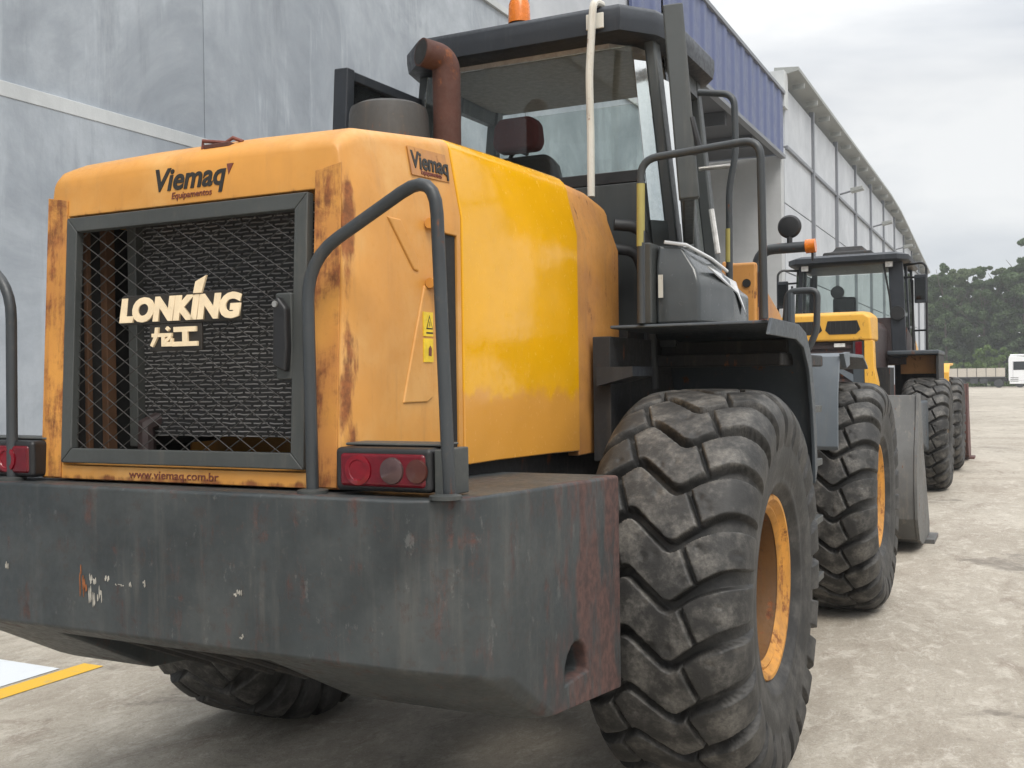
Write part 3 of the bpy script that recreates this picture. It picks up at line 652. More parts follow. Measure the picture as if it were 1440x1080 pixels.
# rear hand rails
def rail(name, path, r=.021, mat='rail_grey', fr_=.09, parent=None): return MB().tube(fillet(path, fr_), r, 12).build(name, mat, parent or L1)
YR = -1.945
for s, xi, xe in ((1, .530, .945), (-1, -.655, -1.07)):
    rail('hand_rail', [(xi, YR, 1.345), (xi-s*.008, YR, 1.985), (xe-s*.018, YR, 2.192), (xe, YR+.02, 1.345)], .0172, fr_=.115)
    for x in (xi, xe): MB().lathe([(1.350, .042), (1.360, .042), (1.363, .026)], 'Z', (x, YR, 0), 16).build('rail_foot', 'frame_grey', L1)
# tail lights
for s, xa, xb in ((1, .607, .905), (-1, -.905, -.555)):
    h = MB().box(xa, xb, -1.95, -1.80, 1.362, 1.478).build('tail_light', 'black', L1, .014, seg=3)
    m = MB().box(xa+.018, xb-.014, -1.956, -1.90, 1.374, 1.464).build('lens', 'red_lens', h, .012, seg=3)
    cxs = xa+.62*(xb-xa) if s > 0 else xb-.62*(xb-xa)
    MB().lathe([(-1.955, .040), (-1.960, .040), (-1.961, .028), (-1.958, .026)], 'Y', (cxs-s*.105, 0, 1.419), 28).build('brake_lens', 'red_bright', h)
    MB().lathe([(-1.955, .036), (-1.962, .034), (-1.966, .024), (-1.967, .0005)], 'Y', (cxs, 0, 1.419), 28).build('reversing_lens', 'clear_lens', h)
    MB().lathe([(-1.955, .032), (-1.961, .030), (-1.964, .0005)], 'Y', (cxs+s*.075, 0, 1.419), 28).build('reflector', 'lens_brown', h)
    part('lamp_bracket', 'frame_grey', L1, (xb+.004, xb+.03, -1.94, -1.80, 1.353, 1.475) if s > 0 else (xa-.03, xa-.004, -1.94, -1.80, 1.353, 1.475))
    part('lamp_shelf', 'frame_grey', L1, (xa, xb, -1.90, -1.80, 1.480, 1.487))
# exhaust, pre-cleaner
ex = fillet([(-.165, .06, 2.48), (-.165, .06, 3.17), (-.235, -.055, 3.185)], .13, 12)
e_ = MB().tube(ex, .066, 24).build('exhaust_stack', 'rusty_pipe', L1)
dirv = (ex[-1]-ex[-3]).normalized(); MB().tube([ex[-1]-dirv*.02, ex[-1]+dirv*.002], .058, 20).build('exhaust_mouth', 'matt_black', e_)
MB().lathe([(2.45, .085), (2.53, .085), (2.55, .07)], 'Z', (-.165, .06, 0), 20).build('exhaust_collar', 'orange_front', L1)
pc = MB().lathe([(2.60, .17), (2.62, .198), (2.72, .196), (2.90, .186), (2.93, .178), (2.945, .15), (2.95, .0005)], 'Z', (-.40, -.08, 0), 36).build('air_precleaner', 'filter_grey', L1)
MB().lathe([(2.42, .09), (2.60, .09)], 'Z', (-.40, -.08, 0), 20).build('precleaner_neck', 'filter_grey', pc)

# cab ----------------------------------------------------
def cabpt(cx, cy, z):      # corner post line: (x,y) shrink with height
    k = (z-1.9)/1.4; return (cx*(1-.185*k), cy, z)
def post(name, cx, cy, wx, wy, z0=1.9, z1=3.32, mat='cab_grey', parent=L1):
    rings = []
    for z in (z0, z1):
        x, y, _ = cabpt(cx, cy, z); rings.append([(x-wx, y-wy, z), (x+wx, y-wy, z), (x+wx, y+wy, z), (x-wx, y+wy, z)])
    return MB().loft(rings).build(name, mat, parent, .012)
def pane(a, b, z0, z1, mat='glass', th=.006, name='window_pane'):
    p = [cabpt(*a, z0), cabpt(*b, z0), cabpt(*b, z1), cabpt(*a, z1)]
    return MB().slab(p, th).build(name, mat, L1)
for s in (1, -1):
    post('rear_pillar', s*.785, .70, .028, .05); post('middle_pillar', s*.79, 1.02, .03, .04); post('front_pillar', s*.76, 1.48, .035, .04)
    pane((s*.705, .585), (s*.757, .637), 2.30, 3.20, 'sky_reflection', name='corner_reflection'); pane((s*.800, .76), (s*.815, .84), 2.30, 3.14, 'sky_reflection', name='corner_reflection'); pane((s*.795, .845), (s*.795, .975), 2.42, 3.28)  # bright strips imitate the sky's reflection in the corner glass
    MB().slab([cabpt(s*.70, .585, 1.9), cabpt(s*.78, .68, 1.9), cabpt(s*.78, .68, 2.415), cabpt(s*.70, .585, 2.415)], .03).build('corner_panel', 'cab_grey', L1, .005)
    MB().slab([cabpt(s*.79, .74, 1.9), cabpt(s*.79, 1.0, 1.9), cabpt(s*.79, 1.0, 2.415), cabpt(s*.79, .74, 2.415)], .03).build('side_panel', 'cab_grey', L1, .005)
    MB().slab([cabpt(s*.785, 1.06, 3.2), cabpt(s*.765, 1.44, 3.2), cabpt(s*.765, 1.44, 3.3), cabpt(s*.785, 1.06, 3.3)], .05).build('door_header', 'cab_grey', L1)
pane((-.70, .58), (.70, .58), 2.665, 3.27, name='rear_window'); pane((-.71, 1.50), (.71, 1.50), 2.25, 3.24, name='windscreen')
MB().slab([cabpt(-.70, .575, 1.9), cabpt(.70, .575, 1.9), cabpt(.70, .575, 2.60), cabpt(-.70, .575, 2.60)], .05).build('rear_panel', 'cab_grey', L1, .006)
MB().slab([cabpt(-.70, .572, 2.603), cabpt(.70, .572, 2.603), cabpt(.70, .572, 2.66), cabpt(-.70, .572, 2.66)], .035).build('window_seal', 'black', L1, .004)
MB().slab([cabpt(-.72, 1.50, 1.9), cabpt(.72, 1.50, 1.9), cabpt(.72, 1.50, 2.24), cabpt(-.72, 1.50, 2.24)], .05).build('front_panel', 'cab_grey', L1, .006)
part('cab_floor', 'cab_grey', L1, (-.78, .78, .58, 1.52, 1.80, 1.895), bevel=.01)
ro = [(-.56, .44), (.57, .44), (.70, .60), (.745, .78), (.745, 1.48), (.66, 1.62), (-.66, 1.62), (-.745, 1.48), (-.745, .78), (-.70, .58)]
def rsc(k, z): return [(x*k, 1.03+(y-1.03)*k, z) for x, y in ro]
MB().loft([rsc(.955, 3.30), rsc(.99, 3.31), rsc(1.0, 3.36), rsc(1.0, 3.41), rsc(.975, 3.435), rsc(.90, 3.452), rsc(.5, 3.47)]).build('cab_roof', 'roof_dark', L1, angle=40)
MB().prism([(x*.80, 1.03+(y-1.03)*.76) for x, y in ro], 'Z', 3.270, 3.298).build('roof_lining', 'lining', L1)
bc = MB().lathe([(3.41, .062), (3.468, .062), (3.478, .05)], 'Z', (-.035, .60, 0), 24).build('beacon', 'black', L1)
MB().lathe([(3.479, .058), (3.575, .054), (3.60, .045), (3.607, .0005)], 'Z', (-.035, .60, 0), 28).build('beacon_dome', 'amber_lens', bc)
part('tie_bracket', 'pole_white', L1, (.40, .49, .425, .437, 3.325, 3.40))
MB().tube(fillet([(.455, .50, 3.46), (.452, .395, 3.45), (.424, .40, 3.10), (.42, .42, 2.85), (.426, .40, 2.52)], .06), .0185, 10).build('cable_conduit', 'pole_white', L1)
# doors left open, swung back on the rear pillars
def door(hx, hy_, nx, ny, ztop, zbot, nm, mt='cab_grey'):
    h0, n0 = Vector((hx, hy_, 0)), Vector((nx, ny, 0)); d = (n0-h0)
    def pt(s_, z): k = (z-1.9)/1.4; q = h0+d*s_; return (q.x*(1-.10*k), q.y, z)
    m = MB(); wd = .05; L_ = d.length; f = wd/L_
    zt0 = ztop; 
    for a in (((0, zbot), (f, zbot), (f, zt0), (0, zt0)), ((1-f*1.2, zbot+.1), (1, zbot+.1), (1, zt0), (1-f*1.2, zt0)), ((f, zt0-wd), (1-f*1.2, zt0-wd), (1-f*1.2, zt0), (f, zt0)), ((f, zbot), (1-f*1.2, zbot+.1), (1-f*1.2, zbot+.19), (f, zbot+.09))):
        m.slab([pt(*q) for q in a], .085 if a[1][0] == 1 else .05)
    dr = m.build(nm, mt, L1, .008)
    MB().slab([pt(f, zbot+.09), pt(1-f*1.2, zbot+.19), pt(1-f*1.2, zt0-wd), pt(f, zt0-wd)], .006).build('door_glass', 'glass', dr)
    return dr, pt
d1, pt1 = door(.83, .72, 1.062, .0, 3.225, 2.30, 'cab_door')
q = Vector(pt1(.97, 2.62)); MB().tube([q+Vector((.03, 0, -.05)), q+Vector((.06, .0, .0)), q+Vector((.03, 0, .12))], .014, 8).build('door_handle', 'black', d1)
d2, pt2 = door(-.74, .70, -.775, -.03, 3.185, 2.28, 'cab_door', 'roof_dark')
# seat, wheel, levers
st = MB().box(-.38, .08, .92, 1.28, 2.28, 2.40).build('seat', 'seat_grey', L1, .04, seg=3)
MB().loft([[(x, y, z) for x, y in ((-.15-w_, .84+dy), (-.15+w_, .84+dy), (-.15+w_*.92, .96+dy), (-.15-w_*.92, .96+dy))] for z, w_, dy in ((2.36, .22, .10), (2.6, .235, .04), (2.80, .20, .0), (2.86, .15, -.005))]).build('backrest', 'seat_grey', st, .03, seg=3)
MB().loft([[(x, y, z) for x, y in ((-.18-w_, .82), (-.18+w_, .82), (-.18+w_, .93), (-.18-w_, .93))] for z, w_ in ((2.885, .115), (2.93, .14), (3.03, .13), (3.07, .09))]).build('headrest', 'seat_red', st, .03, seg=3)
part('seat_base', 'black', st, (-.3, 0, .98, 1.25, 1.9, 2.28))
MB().tube([(-.15, 1.42, 1.9), (-.15, 1.30, 2.5)], .035, 10).build('steering_column', 'black', L1)
MB().tube([(-.15+.2*math.cos(a), 1.30-.03*math.sin(a), 2.58+.19*math.sin(a)*.5) for a in [k*PI2/24 for k in range(25)]], .014, 8).build('steering_wheel', 'black', L1)
MB().tube(fillet([(-.42, 1.25, 2.3), (-.42, 1.25, 2.95), (-.36, 1.22, 2.99), (-.28, 1.2, 2.95)], .05), .013, 8).build('control_lever', 'black', L1)
MB().tube([(-.47, 1.3, 2.3), (-.46, 1.3, 2.85)], .016, 8).build('control_lever', 'black', L1)
part('dashboard', 'black', L1, (-.5, .5, 1.38, 1.47, 2.0, 2.36), bevel=.03)
part('warning_label', 'lamp_white', L1, (.02, .09, .567, .572, 2.62, 2.66), bevel=0)
# body panels beside the cab, platform and fender
MB().loft([[(x, y, z) for x, y in ((.83, .13), (1.02, .15), (1.10, .42), (1.08, .80), (.83, .80))] for z in (1.885, 2.04)]+[[(.83, .13, 2.14), (1.0, .16, 2.12), (1.07, .42, 2.10), (1.05, .8, 2.06), (.83, .8, 2.14)], [(.84, .14, 2.235), (.93, .19, 2.225), (.97, .42, 2.195), (.97, .78, 2.15), (.84, .78, 2.22)]]).build('side_tank', 'panel_gloss', L1, .015, seg=3)
MB().slab([(1.035, .22, 2.135), (1.06, .62, 2.095), (1.108, .62, 1.94), (1.108, .46, 2.03)], .006).build('protective_film', 'film_highlight', L1)  # white film plate, also painting in the glossy highlight on this side
MB().tube([(.87, .135, 2.243), (.95, .19, 2.232), (1.0, .42, 2.19), (1.02, .62, 2.15)], .008, 8).build('tank_edge_glint', 'film_highlight', L1)  # white tube stands in for the glossy reflection along the top edge
part('tank_label', 'pole_white', L1, (.845, .865, .118, .124, 2.00, 2.10), bevel=0)
part('filler_panel', 'frame_grey', L1, (.762, .828, .08, .60, 1.885, 2.24), bevel=.01)
fpath = [(-.10, 1.875), (.45, 1.872), (.62, 1.84), (.74, 1.74), (.82, 1.55), (.86, 1.36), (.87, 1.2)]
m = MB(); m.loft([[(.70, y, z), (1.365, y, z), (1.365, y-(.004 if i < 2 else .012), z-.014), (.70, y-(.004 if i < 2 else .012), z-.014)] for i, (y, z) in enumerate(fpath)]); m.build('rear_fender', 'fender_grey', L1, .006, angle=50)
m = MB(); m.loft([[(1.366, y, z+.012), (1.384, y, z+.012), (1.384, y-.03, z-.10 if i < 3 else z-.05), (1.366, y-.03, z-.10 if i < 3 else z-.05)] if False else [(1.366, y+.005, z+.008), (1.382, y+.005, z+.008), (1.382, y-.055, z-.06), (1.366, y-.055, z-.06)] for i, (y, z) in enumerate(fpath)]); m.build('fender_lip', 'fender_grey', L1, .004, angle=50)
m = MB(); m.loft([[(-.70, y, z), (-1.365, y, z), (-1.365, y-.012, z-.035), (-.70, y-.012, z-.035)] for y, z in fpath]); m.build('rear_fender', 'fender_grey', L1, .006, angle=50)
part('fender_brace', 'chassis_dark', L1, (.62, .70, -.1, .9, 1.3, 1.83), (.70, 1.3, .60, .63, 1.74, 1.82))
MB().prism([(.66, 1.62), (.82, 1.66), (.82, 1.70), (.66, 1.70)], 'Y', -.16, .1).build('fender_stay', 'roof_dark', L1)
part('platform', 'chassis_dark', L1, (.70, 1.30, .47, 1.55, 1.70, 1.76), bevel=.01)
part('inner_wall', 'chassis_dark', L1, (.56, .62, .35, 1.9, 1.1, 1.88))
# black arched hose between hood and cab
MB().tube(fillet([(.56, .345, 2.37), (.67, .40, 2.36), (.735, .44, 2.12), (.742, .45, 1.88)], .14, 10), .028, 14).build('rubber_duct', 'rubber_hose', L1)
MB().tube(fillet([(.55, .365, 2.26), (.64, .42, 2.25), (.69, .47, 2.05), (.70, .47, 1.6)], .12, 10), .026, 14).build('rubber_duct', 'rubber_hose', L1)
# platform guard rails
YG = -.105
rail('guard_rail', [(.842, YG, 1.88), (.848, YG, 2.56), (1.345, YG, 2.59), (1.352, YG, 1.88)], .0165, fr_=.075)
MB().tube([(.8435, YG, 2.2), (.8475, YG, 2.46)], .0174, 12).build('rail_sleeve', 'rail_yellow', L1)
rail('grab_rail', [(.87, .70, 3.03), (1.045, .70, 3.00), (1.05, .70, 2.72), (1.015, .70, 2.55), (1.01, .70, 1.88)], .0165, fr_=.06)
MB().tube([(1.0102, .70, 2.20), (1.0118, .70, 2.36)], .0174, 12).build('rail_sleeve', 'rail_yellow', L1)
MB().tube([(.87, .70, 2.66), (1.03, .70, 2.66)], .011, 8).build('rail_stay', 'steel', L1)
MB().tube([(.925, .82, 2.26), (.895, .82, 2.48)], .014, 8).build('door_stop_bar', 'lamp_white', L1)
# ladder between the wheels
for y in (1.02, 1.42): MB().tube([(1.23, y, .55), (1.16, y, 1.74)], .02, 8).build('ladder_rail', 'fender_grey', L1)
for z in (.58, .88, 1.18, 1.46): part('ladder_step', 'frame_grey', L1, (1.08, 1.31, 1.00, 1.44, z, z+.035))
rail('step_rail', [(1.13, 1.75, 1.76), (1.10, 1.75, 1.25), (1.12, 1.75, 1.05)], .02, fr_=.05)
# lamp arm with mirror on the front frame
rail('lamp_arm', [(.72, 2.45, 2.10), (.76, 2.45, 2.46), (1.06, 2.45, 2.462)], .034, fr_=.1)
lp = MB().tube([(1.055, 2.45, 2.462), (1.115, 2.45, 2.465)], .044, 14).build('turn_lamp', 'amber_lens', L1)
mr = MB().lathe([(2.43, .03), (2.435, .062), (2.45, .074), (2.462, .074), (2.466, .06)], 'Y', (.955, 0, 2.595), 28).build('round_mirror', 'black', L1)
MB().tube([(.955, 2.45, 2.48), (.955, 2.45, 2.53)], .018, 8).build('mirror_stem', 'black', mr)
MB().tube([(1.095, 2.45, 2.42), (1.095, 2.45, 2.37)], .008, 6).build('lamp_wire', 'black', lp)
part('frame_bracket', 'orange_front', L1, (.60, .80, 2.20, 2.25, 1.80, 2.36), bevel=.02)
MB().lathe([(2.190, .026), (2.198, .026)], 'Y', (.74, 0, 2.23), 14).build('bracket_hole', 'matt_black', L1)
part('bracket_stop', 'rusty_pipe', L1, (.805, .845, 2.22, 2.30, 1.80, 2.30))
# front fenders
ffp = [(2.58, 1.20), (2.60, 1.55), (2.70, 1.775), (2.92, 1.80), (3.8, 1.80), (4.05, 1.72)]
for s in (1, -1):
    m = MB(); m.loft([[(s*.76, y, z), (s*1.215, y, z), (s*1.215, y+.02, z-.025), (s*.76, y+.02, z-.025)] for y, z in ffp]); m.build('front_fender', 'flap_grey', L1, .005, angle=25)
    MB().prism([(2.66, 1.79), (2.92, 1.805), (2.92, 1.72), (2.78, 1.70)], 'X', s*1.216, s*1.245).build('fender_gusset', 'flap_grey', L1)
rail('fender_rail', [(.93, 2.50, 1.765), (1.045, 2.50, 1.80), (1.105, 2.50, 1.93), (1.115, 2.50, 2.19), (.93, 2.50, 2.19), (.90, 2.50, 1.85)], .021, fr_=.05)
MB().tube([(.945, 2.50, 2.18), (.945, 2.50, 1.76)], .028, 10).build('rail_post', 'fender_grey', L1)

# ------------------------------------------------------------------ LOADER 2 (yellow)
L2 = tag(empty('wheel_loader', (-.06, 11.85, 0)), 'yellow wheel loader with black cab, slotted yellow hood and dark maroon bucket', 'wheel loader')
front_end(L2, 'loader_yellow', 'bucket_maroon', 5.15, 6.35)
for s in (1, -1):
    wheel(L2, s*1.10, 0, s, ('loader_yellow', 'rim_orange'), .5, nuts=False); wheel(L2, s*1.10, WB, s, ('loader_yellow', 'rim_orange'), .3, nuts=False)
MB().loft([[(-.60, y, 2.10), (.60, y, 2.10), (.575+d_, y, 2.40+d_), (.50, y, 2.45+e_2), (-.50, y, 2.45+e_2), (-.575-d_, y, 2.40+d_)] for y, d_, e_2 in ((-2.03, 0, 0), (-1.9, .02, .03), (-1.35, .02, .05))]).build('hood', 'loader_yellow', L2, .03, seg=3)
for xa, xb in ((-.54, -.06), (.02, .42)):
    sl = MB().prism([(xa, 2.24), (xa+.05, 2.185), (xb-.02, 2.185), (xb+.04, 2.24), (xb, 2.36), (xa+.03, 2.36)], 'Y', -2.036, -1.99).build('vent_slot', 'matt_black', L2)
    for k in range(6): MB().box(xa+.06+k*.065, xa+.07+k*.065, -2.040, -2.0, 2.195, 2.35).build('vent_bar', 'black', sl)
MB().loft([[(-.56, y, 1.2), (.56, y, 1.2), (.56, y, 2.3), (.50, y, 2.40), (-.50, y, 2.40), (-.56, y, 2.3)] for y in (-1.34, .1)]).build('engine_cover', 'maroon_dark', L2, .02)
part('engine_side', 'maroon_dark', L2, (-.57, .57, -1.79, -1.36, 1.2, 2.09))
part('rear_frame_side', 'chassis_dark', L2, (-.74, .74, -1.34, -.85, .7, 1.75))
part('hood_catch', 'matt_black', L2, (-.18, -.10, -2.035, -2.0, 2.13, 2.165))
for s in (1, -1):
    MB().prism([(s*.53, 1.20), (s*.66, 1.15), (s*.66, 1.55), (s*.62, 1.75), (s*.61, 2.098), (s*.50, 2.098), (s*.50, 1.6)], 'Y', -2.02, -1.8).build('hood_pillar', 'loader_yellow', L2, .01)
    part('lamp_column', 'fender_grey', L2, (min(s*.36, s*.497), max(s*.36, s*.497), -2.0, -1.6, 1.2, 2.095))
    tl = part('tail_light', 'black', L2, (min(s*.39, s*.48), max(s*.39, s*.48), -2.025, -1.99, 2.0, 2.09)); MB().box(min(s*.395, s*.475), max(s*.395, s*.475), -2.032, -2.0, 1.92, 2.085).build('lens', 'red_lens', tl)
part('grille_panel', 'maroon_dark', L2, (-.357, .357, -1.95, -1.6, 1.2, 2.095))
for k in range(9): part('grille_slat', 'maroon_dark', L2, (-.33, .33, -1.975, -1.953, 1.28+k*.09, 1.33+k*.09))
part('number_plate', 'lamp_white', L2, (.12, .26, -1.985, -1.978, 2.02, 2.07))
MB().prism([(.1, 1.80), (.36, 1.66), (.36, 1.56), (.14, 1.72)], 'Y', -2.0, -1.978).build('warning_plate', 'flap_grey', L2)
MB().loft([[(-x, y, z0), (x, y, z0), (x, y, z1), (-x, y, z1)] for y, x, z0, z1 in ((-2.15, 1.0, .9, 1.28), (-2.05, 1.15, .85, 1.30), (-.9, 1.18, .6, 1.30))]).build('counterweight', 'fender_grey', L2, .03)
part('counterweight_edge', 'lamp_white', L2, (-.66, .68, -2.10, -1.9, 1.305, 1.345))
# cab 2
def post2(name, x, y, w_, d_, z0=1.9, z1=3.32, mat='roof_dark', k=.06): return MB().loft([[(x*(1-k*t_)-w_, y-d_, z), (x*(1-k*t_)+w_, y-d_, z), (x*(1-k*t_)+w_, y+d_, z), (x*(1-k*t_)-w_, y+d_, z)] for t_, z in ((0, z0), (1, z1))]).build(name, mat, L2, .01)
for s in (1, -1):
    post2('rear_pillar', s*.72, .14, .10 if s > 0 else .03, .04); post2('front_pillar', s*.78, 1.62, .04, .04); post2('middle_pillar', s*.79, .75, .035, .04)
    MB().slab([(s*.80, .2, 2.35), (s*.80, .7, 2.35), (s*.755, .7, 3.25), (s*.755, .2, 3.25)], .006).build('window_pane', 'glass_dark', L2)
    MB().slab([(s*.80, .8, 2.1), (s*.80, 1.58, 2.1), (s*.755, 1.58, 3.25), (s*.755, .8, 3.25)], .006).build('door_glass', 'glass_dark', L2)
    MB().slab([(s*.80, .14, 1.9), (s*.80, 1.62, 1.9), (s*.80, 1.62, 2.1), (s*.80, .14, 2.345)], .04).build('side_panel', 'maroon_dark', L2)
    for x in (s*.60,):
        lm = part('work_lamp', 'black', L2, (x-.055, x+.055, .0, .06, 3.22, 3.32)); MB().box(x-.05, x+.05, -.015, .0, 3.225, 3.315).build('lens', 'lamp_white', lm)
    # mirrors on brackets
    mm_ = MB().box(s*1.0-.085, s*1.0+.085, .30, .35, 2.70, 3.12).build('mirror', 'roof_dark', L2, .015)
    MB().box(s*1.0-.065, s*1.0+.065, .292, .299, 2.75, 3.07).build('mirror_glass', 'glass_dark', mm_)
    MB().tube(fillet([(s*.74, .5, 3.28), (s*1.02, .4, 3.30), (s*1.08, .36, 3.24), (s*1.08, .34, 1.95)], .06), .018, 8).build('mirror_bracket', 'black', L2)
    MB().tube([(s*.74, .5, 3.10), (s*1.06, .36, 3.08)], .015, 8).build('mirror_bracket', 'black', L2)
    MB().tube([(s*.88, .45, 1.95), (s*.88, .45, 3.05)], .016, 8).build('grab_rail', 'black', L2); MB().tube([(s*.88, .45, 2.3), (s*1.08, .36, 2.3)], .014, 8).build('grab_rail', 'black', L2)
    part('rear_fender', 'fender_grey', L2, (min(s*.58, s*1.28), max(s*.58, s*1.28), -.25, .95, 1.93, 1.995), bevel=.02)
    part('fender_skirt', 'chassis_dark', L2, (min(s*1.235, s*1.27), max(s*1.235, s*1.27), -.2, .9, 1.55, 1.928))
    part('fender_box', 'orange_front', L2, (min(s*.72, s*1.20), max(s*.72, s*1.20), .25, .6, 1.66, 1.928))
    part('fender_back', 'chassis_dark', L2, (min(s*.60, s*1.235), max(s*.60, s*1.235), .62, .9, 1.25, 1.928))
    m = MB(); m.loft([[(s*.85, y, z), (s*1.24, y, z), (s*1.24, y+.02, z-.04), (s*.85, y+.02, z-.04)] for y, z in ((2.55, 1.35), (2.62, 1.68), (2.85, 1.82), (3.8, 1.84))]); m.build('front_fender', 'loader_yellow', L2, .01)
MB().slab([(-.70, .12, 2.50), (.62, .12, 2.50), (.59, .12, 3.28), (-.66, .12, 3.28)], .006).build('rear_window', 'glass', L2)
MB().slab([(-.75, 1.65, 2.2), (.75, 1.65, 2.2), (.72, 1.65, 3.28), (-.72, 1.65, 3.28)], .006).build('windscreen', 'glass', L2)
MB().slab([(-.80, .13, 1.9), (.80, .13, 1.9), (.80, .13, 2.49), (-.80, .13, 2.49)], .04).build('rear_panel', 'maroon_dark', L2)
part('cab_floor', 'maroon_dark', L2, (-.8, .8, .1, 1.66, 1.8, 1.895)); part('front_panel', 'maroon_dark', L2, (-.78, .78, 1.63, 1.67, 1.9, 2.19))
MB().loft([[(x*k, .87+(y-.87)*k, z) for x, y in ((-.72, -.12), (.72, -.12), (.86, .1), (.86, 1.75), (-.86, 1.75), (-.86, .1))] for k, z in ((.96, 3.30), (1, 3.33), (1, 3.40), (.9, 3.44), (.5, 3.46))]).build('cab_roof', 'roof_dark', L2)
MB().loft([[(x*k-.03, .75+(y-.75)*k, z) for x, y in ((-.32, .35), (.32, .35), (.32, 1.15), (-.32, 1.15))] for k, z in ((1.15, 3.44), (1.1, 3.52), (.75, 3.54), (.6, 3.62))]).build('air_conditioner', 'chassis_dark', L2, .02)
st2 = MB().box(-.30, .08, .55, 1.0, 2.2, 2.35).build('seat', 'black', L2, .04); MB().box(-.28, .06, .5, .6, 2.35, 2.85).build('backrest', 'black', st2, .04)
MB().lathe([(.44, .05), (.45, .1), (.50, .1), (.51, .05)], 'Y', (-.20, 0, 2.92), 20).build('headrest', 'black', st2)
MB().tube([(.62, .06, 2.5), (.60, .03, 2.8), (.52, .03, 3.28)], .014, 6).build('wiper', 'black', L2)
MB().lathe([(.05, .10), (.08, .105), (.10, .09)], 'Y', (.70, 0, 2.55), 20).build('washer_cap', 'black', L2)
part('door_sticker', 'lamp_white', L2, (.68, .76, .104, .109, 2.16, 2.24))

# ------------------------------------------------------------------ far truck, trees
TK = tag(empty('truck', (.9, 128, 0)), 'white articulated truck with tan sided trailer parked before the trees', 'truck')
MB().prism([(.0, .75), (2.35, .75), (2.45, 1.3), (2.35, 2.1), (2.05, 3.45), (.1, 3.60), (.0, 3.3)], 'Y', -1.2, 1.2).build('cab', 'truck_white', TK, .06, seg=3)
MB().slab([(.5, -1.215, 2.0), (1.9, -1.215, 2.0), (1.75, -1.215, 2.95), (.5, -1.215, 2.95)], .02).build('side_window', 'glass_dark', TK)
MB().slab([(2.39, -1.05, 2.1), (2.39, 1.05, 2.1), (2.12, 1.05, 3.2), (2.12, -1.05, 3.2)], .03).build('windscreen', 'glass_dark', TK)
for zg in (.95, 1.15, 1.35): part('cab_step', 'truck_dark', TK, (.2, 1.0, -1.225, -1.2, zg-.25, zg-.2))
part('mirror', 'truck_dark', TK, (2.0, 2.25, -1.5, -1.35, 2.1, 2.9)); part('headlight', 'clear_lens', TK, (2.1, 2.45, -1.225, -1.2, .8, 1.0)); part('sun_visor', 'truck_dark', TK, (2.05, 2.5, -1.1, 1.1, 3.2, 3.3)); part('roof_fairing', 'truck_white', TK, (.15, 1.7, -1.0, 1.0, 3.58, 3.78), bevel=.08)
part('door_line', 'truck_dark', TK, (.44, .46, -1.21, -1.19, .9, 3.0)); part('bumper', 'truck_white', TK, (.1, 2.5, -1.22, 1.22, .42, .74), bevel=.04)
part('chassis', 'truck_dark', TK, (-8.2, .0, -.5, .5, .7, 1.1)); 
part('trailer_side', 'trailer_tan', TK, (-8.4, -.35, -1.25, -1.15, 1.26, 2.25), (-8.4, -.35, 1.15, 1.25, 1.26, 2.25)); part('trailer_bed', 'truck_dark', TK, (-8.4, -.35, -1.25, 1.25, 1.12, 1.25))
for k in range(9): part('trailer_post', 'truck_dark', TK, (-8.35+k, -8.29+k, -1.27, -1.252, 1.26, 2.27))
for x in (1.15, -1.0, -5.0, -6.2, -7.4):
    for s in (-1, 1): MB().lathe([(-.15, .3), (-.15, .48), (-.1, .52), (.1, .52), (.15, .48), (.15, .3)], 'Y', (x, s*1.0, .52), 20).build('wheel', 'truck_dark', TK)
for x in (-2.6, -3.6): part('tool_box', 'truck_dark', TK, (x-.4, x+.4, -1.2, -.7, .5, 1.05))

random.seed(3)
def crown_mesh(seed, h, rx, mat, nclump, nleaf, lsz, z0=.35, flat=False):
    rng = np.random.default_rng(seed); V = []
    for _ in range(nclump):
        while True:
            p = rng.uniform(-1, 1, 3)
            if .35 < np.linalg.norm(p) < 1: break
        zc = h*(z0+(1-z0)*.5*(p[2]+1)*.96); taper = 1-.35*max(0, -p[2]); c = np.array([p[0]*rx*taper, p[1]*rx*taper, zc]); rad = rng.uniform(.07, .19)*rx*np.array([1.25, 1.25, .55 if flat else .8])
        q = rng.normal(size=(nleaf, 3)); q /= np.linalg.norm(q, axis=1)[:, None]; q *= rng.uniform(.3, 1, (nleaf, 1))**.5
        pts = c+q*rad; a = rng.normal(size=(nleaf, 3)); a /= np.linalg.norm(a, axis=1)[:, None]; b = np.cross(a, rng.normal(size=(nleaf, 3))); b /= np.linalg.norm(b, axis=1)[:, None]
        s_ = rng.uniform(.6, 1.2, (nleaf, 1))*lsz; V.append(np.stack([pts-a*s_, pts+b*s_*.6, pts+a*s_, pts-b*s_*.6], 1))
    V = np.concatenate(V).reshape(-1, 3); nq = len(V)//4
    me = bpy.data.meshes.new('crown'); me.from_pydata(V.tolist(), [], np.arange(nq*4).reshape(-1, 4).tolist()); me.materials.append(MATS[mat]); return me
def trunk_mesh(seed, h, r):
    rg = random.Random(seed); m = MB(); top = Vector((rg.uniform(-.5, .5), rg.uniform(-.5, .5), h*.82)); mid = Vector((rg.uniform(-.4, .4), 0, h*.4))
    m.tube(fillet([(0, 0, 0), mid, top], h*.2), r, 8, r*.25)
    for k in range(7):
        b = mid.lerp(top, k/8); a = rg.uniform(0, PI2); l = h*rg.uniform(.14, .25); m.tube([b, b+Vector((math.cos(a)*l*.6, math.sin(a)*l*.6, l*.35)), b+Vector((math.cos(a)*l, math.sin(a)*l, l*.8))], r*.35, 6, r*.1)
    return m.mesh('trunk', 'bark')
protos = []
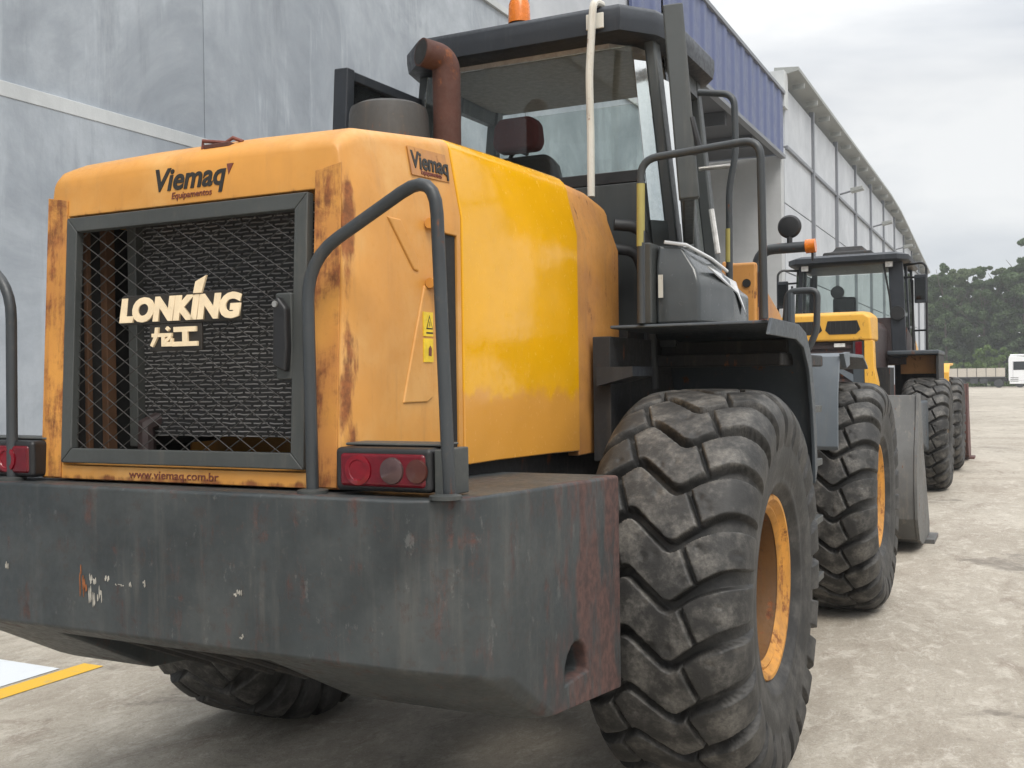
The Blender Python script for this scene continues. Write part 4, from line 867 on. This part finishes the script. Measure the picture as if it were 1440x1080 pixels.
for i, (h, rx, mat, nc, z0, flat) in enumerate(((12.6, 3.0, 'leaf_dark', 130, .02, False), (13.2, 3.2, 'leaf_mid', 120, .08, True), (14.6, 2.9, 'leaf_dark', 50, .45, True))):
    protos.append((crown_mesh(20+i, h, rx, mat, nc, 260, .17, z0, flat), trunk_mesh(i, h, .2)))
tl_ = ['dense dark green tree growing behind the yard', 'mid green flat topped tree growing behind the yard', 'tall thin crowned tree showing its bare trunk behind the yard']
tg = ['dense trees behind the yard', 'flat topped trees behind the yard', 'tall thin trees behind the yard']
spots = [(-27, 152, 1, 1.), (-22, 148, 0, 1.), (-17, 150, 1, .95), (-13, 146, 0, .92), (-9.2, 147, 1, .93), (-6.6, 143, 0, .90), (-4.3, 146, 1, .93), (-2.0, 143, 0, .92), (.4, 147, 1, .97), (2.4, 142, 0, .98), (4.0, 146, 2, .98), (7.5, 143, 0, 1.08), (11, 146, 1, 1.1), (15, 144, 0, 1.05), (20, 147, 2, 1.1), (26, 146, 0, 1.1), (-5.5, 152, 0, .95), (1.2, 153, 0, 1.0), (-11, 153, 0, .95), (-2.2, 151, 1, .96), (5.8, 152, 1, 1.08), (-8, 156, 0, .95), (9.5, 152, 0, 1.1), (-15, 155, 0, .95)]
for x, y, k, s in spots:
    t_ = tag(empty('tree', (x, y, -.06)), tl_[k], 'tree', tg[k]); t_.scale = (s*1.15, s*1.15, s*1.36*random.uniform(.88, 1.08)); t_.rotation_euler = (0, 0, random.uniform(0, PI2))
    link('crown', protos[k][0], t_); link('trunk', protos[k][1], t_)
bush = crown_mesh(77, 2.6, 1.9, 'leaf_bright', 26, 150, .13, .02)
bst = MB().tube([(0, 0, 0), (.1, 0, 1.4)], .08, 6, .03).mesh('stem', 'bark')
for x, y, s in ((-6.2, 137.5, .8), (-3.8, 138, .75), (-2.2, 138.6, 1.0), (-.4, 138.2, 1.25), (1.0, 138.5, .95), (4.5, 138, .9), (8, 138.5, 1), (-10, 138, .8)):
    t_ = tag(empty('bush', (x, y, -.06)), 'low bright green bush growing in front of the trees', 'bush', 'bushes along the yard edge'); t_.scale = (s*1.3, s*1.3, s*1.75); t_.rotation_euler = (0, 0, random.uniform(0, PI2))
    link('foliage', bush, t_); link('stem', bst, t_)

# ------------------------------------------------------------------ humid air
t = NT('haze'); t.t.nodes.remove(t.p); pv = t.n('ShaderNodeVolumePrincipled'); pv.inputs['Color'].default_value = (.93, .95, .97, 1); pv.inputs['Density'].default_value = .0009
t.l(pv.outputs[0], t.out.inputs['Volume']); reg('haze', t)
tag(MB().box(-80, 180, -80, 260, -1.1, 24).build('haze', 'haze'), kind='stuff')
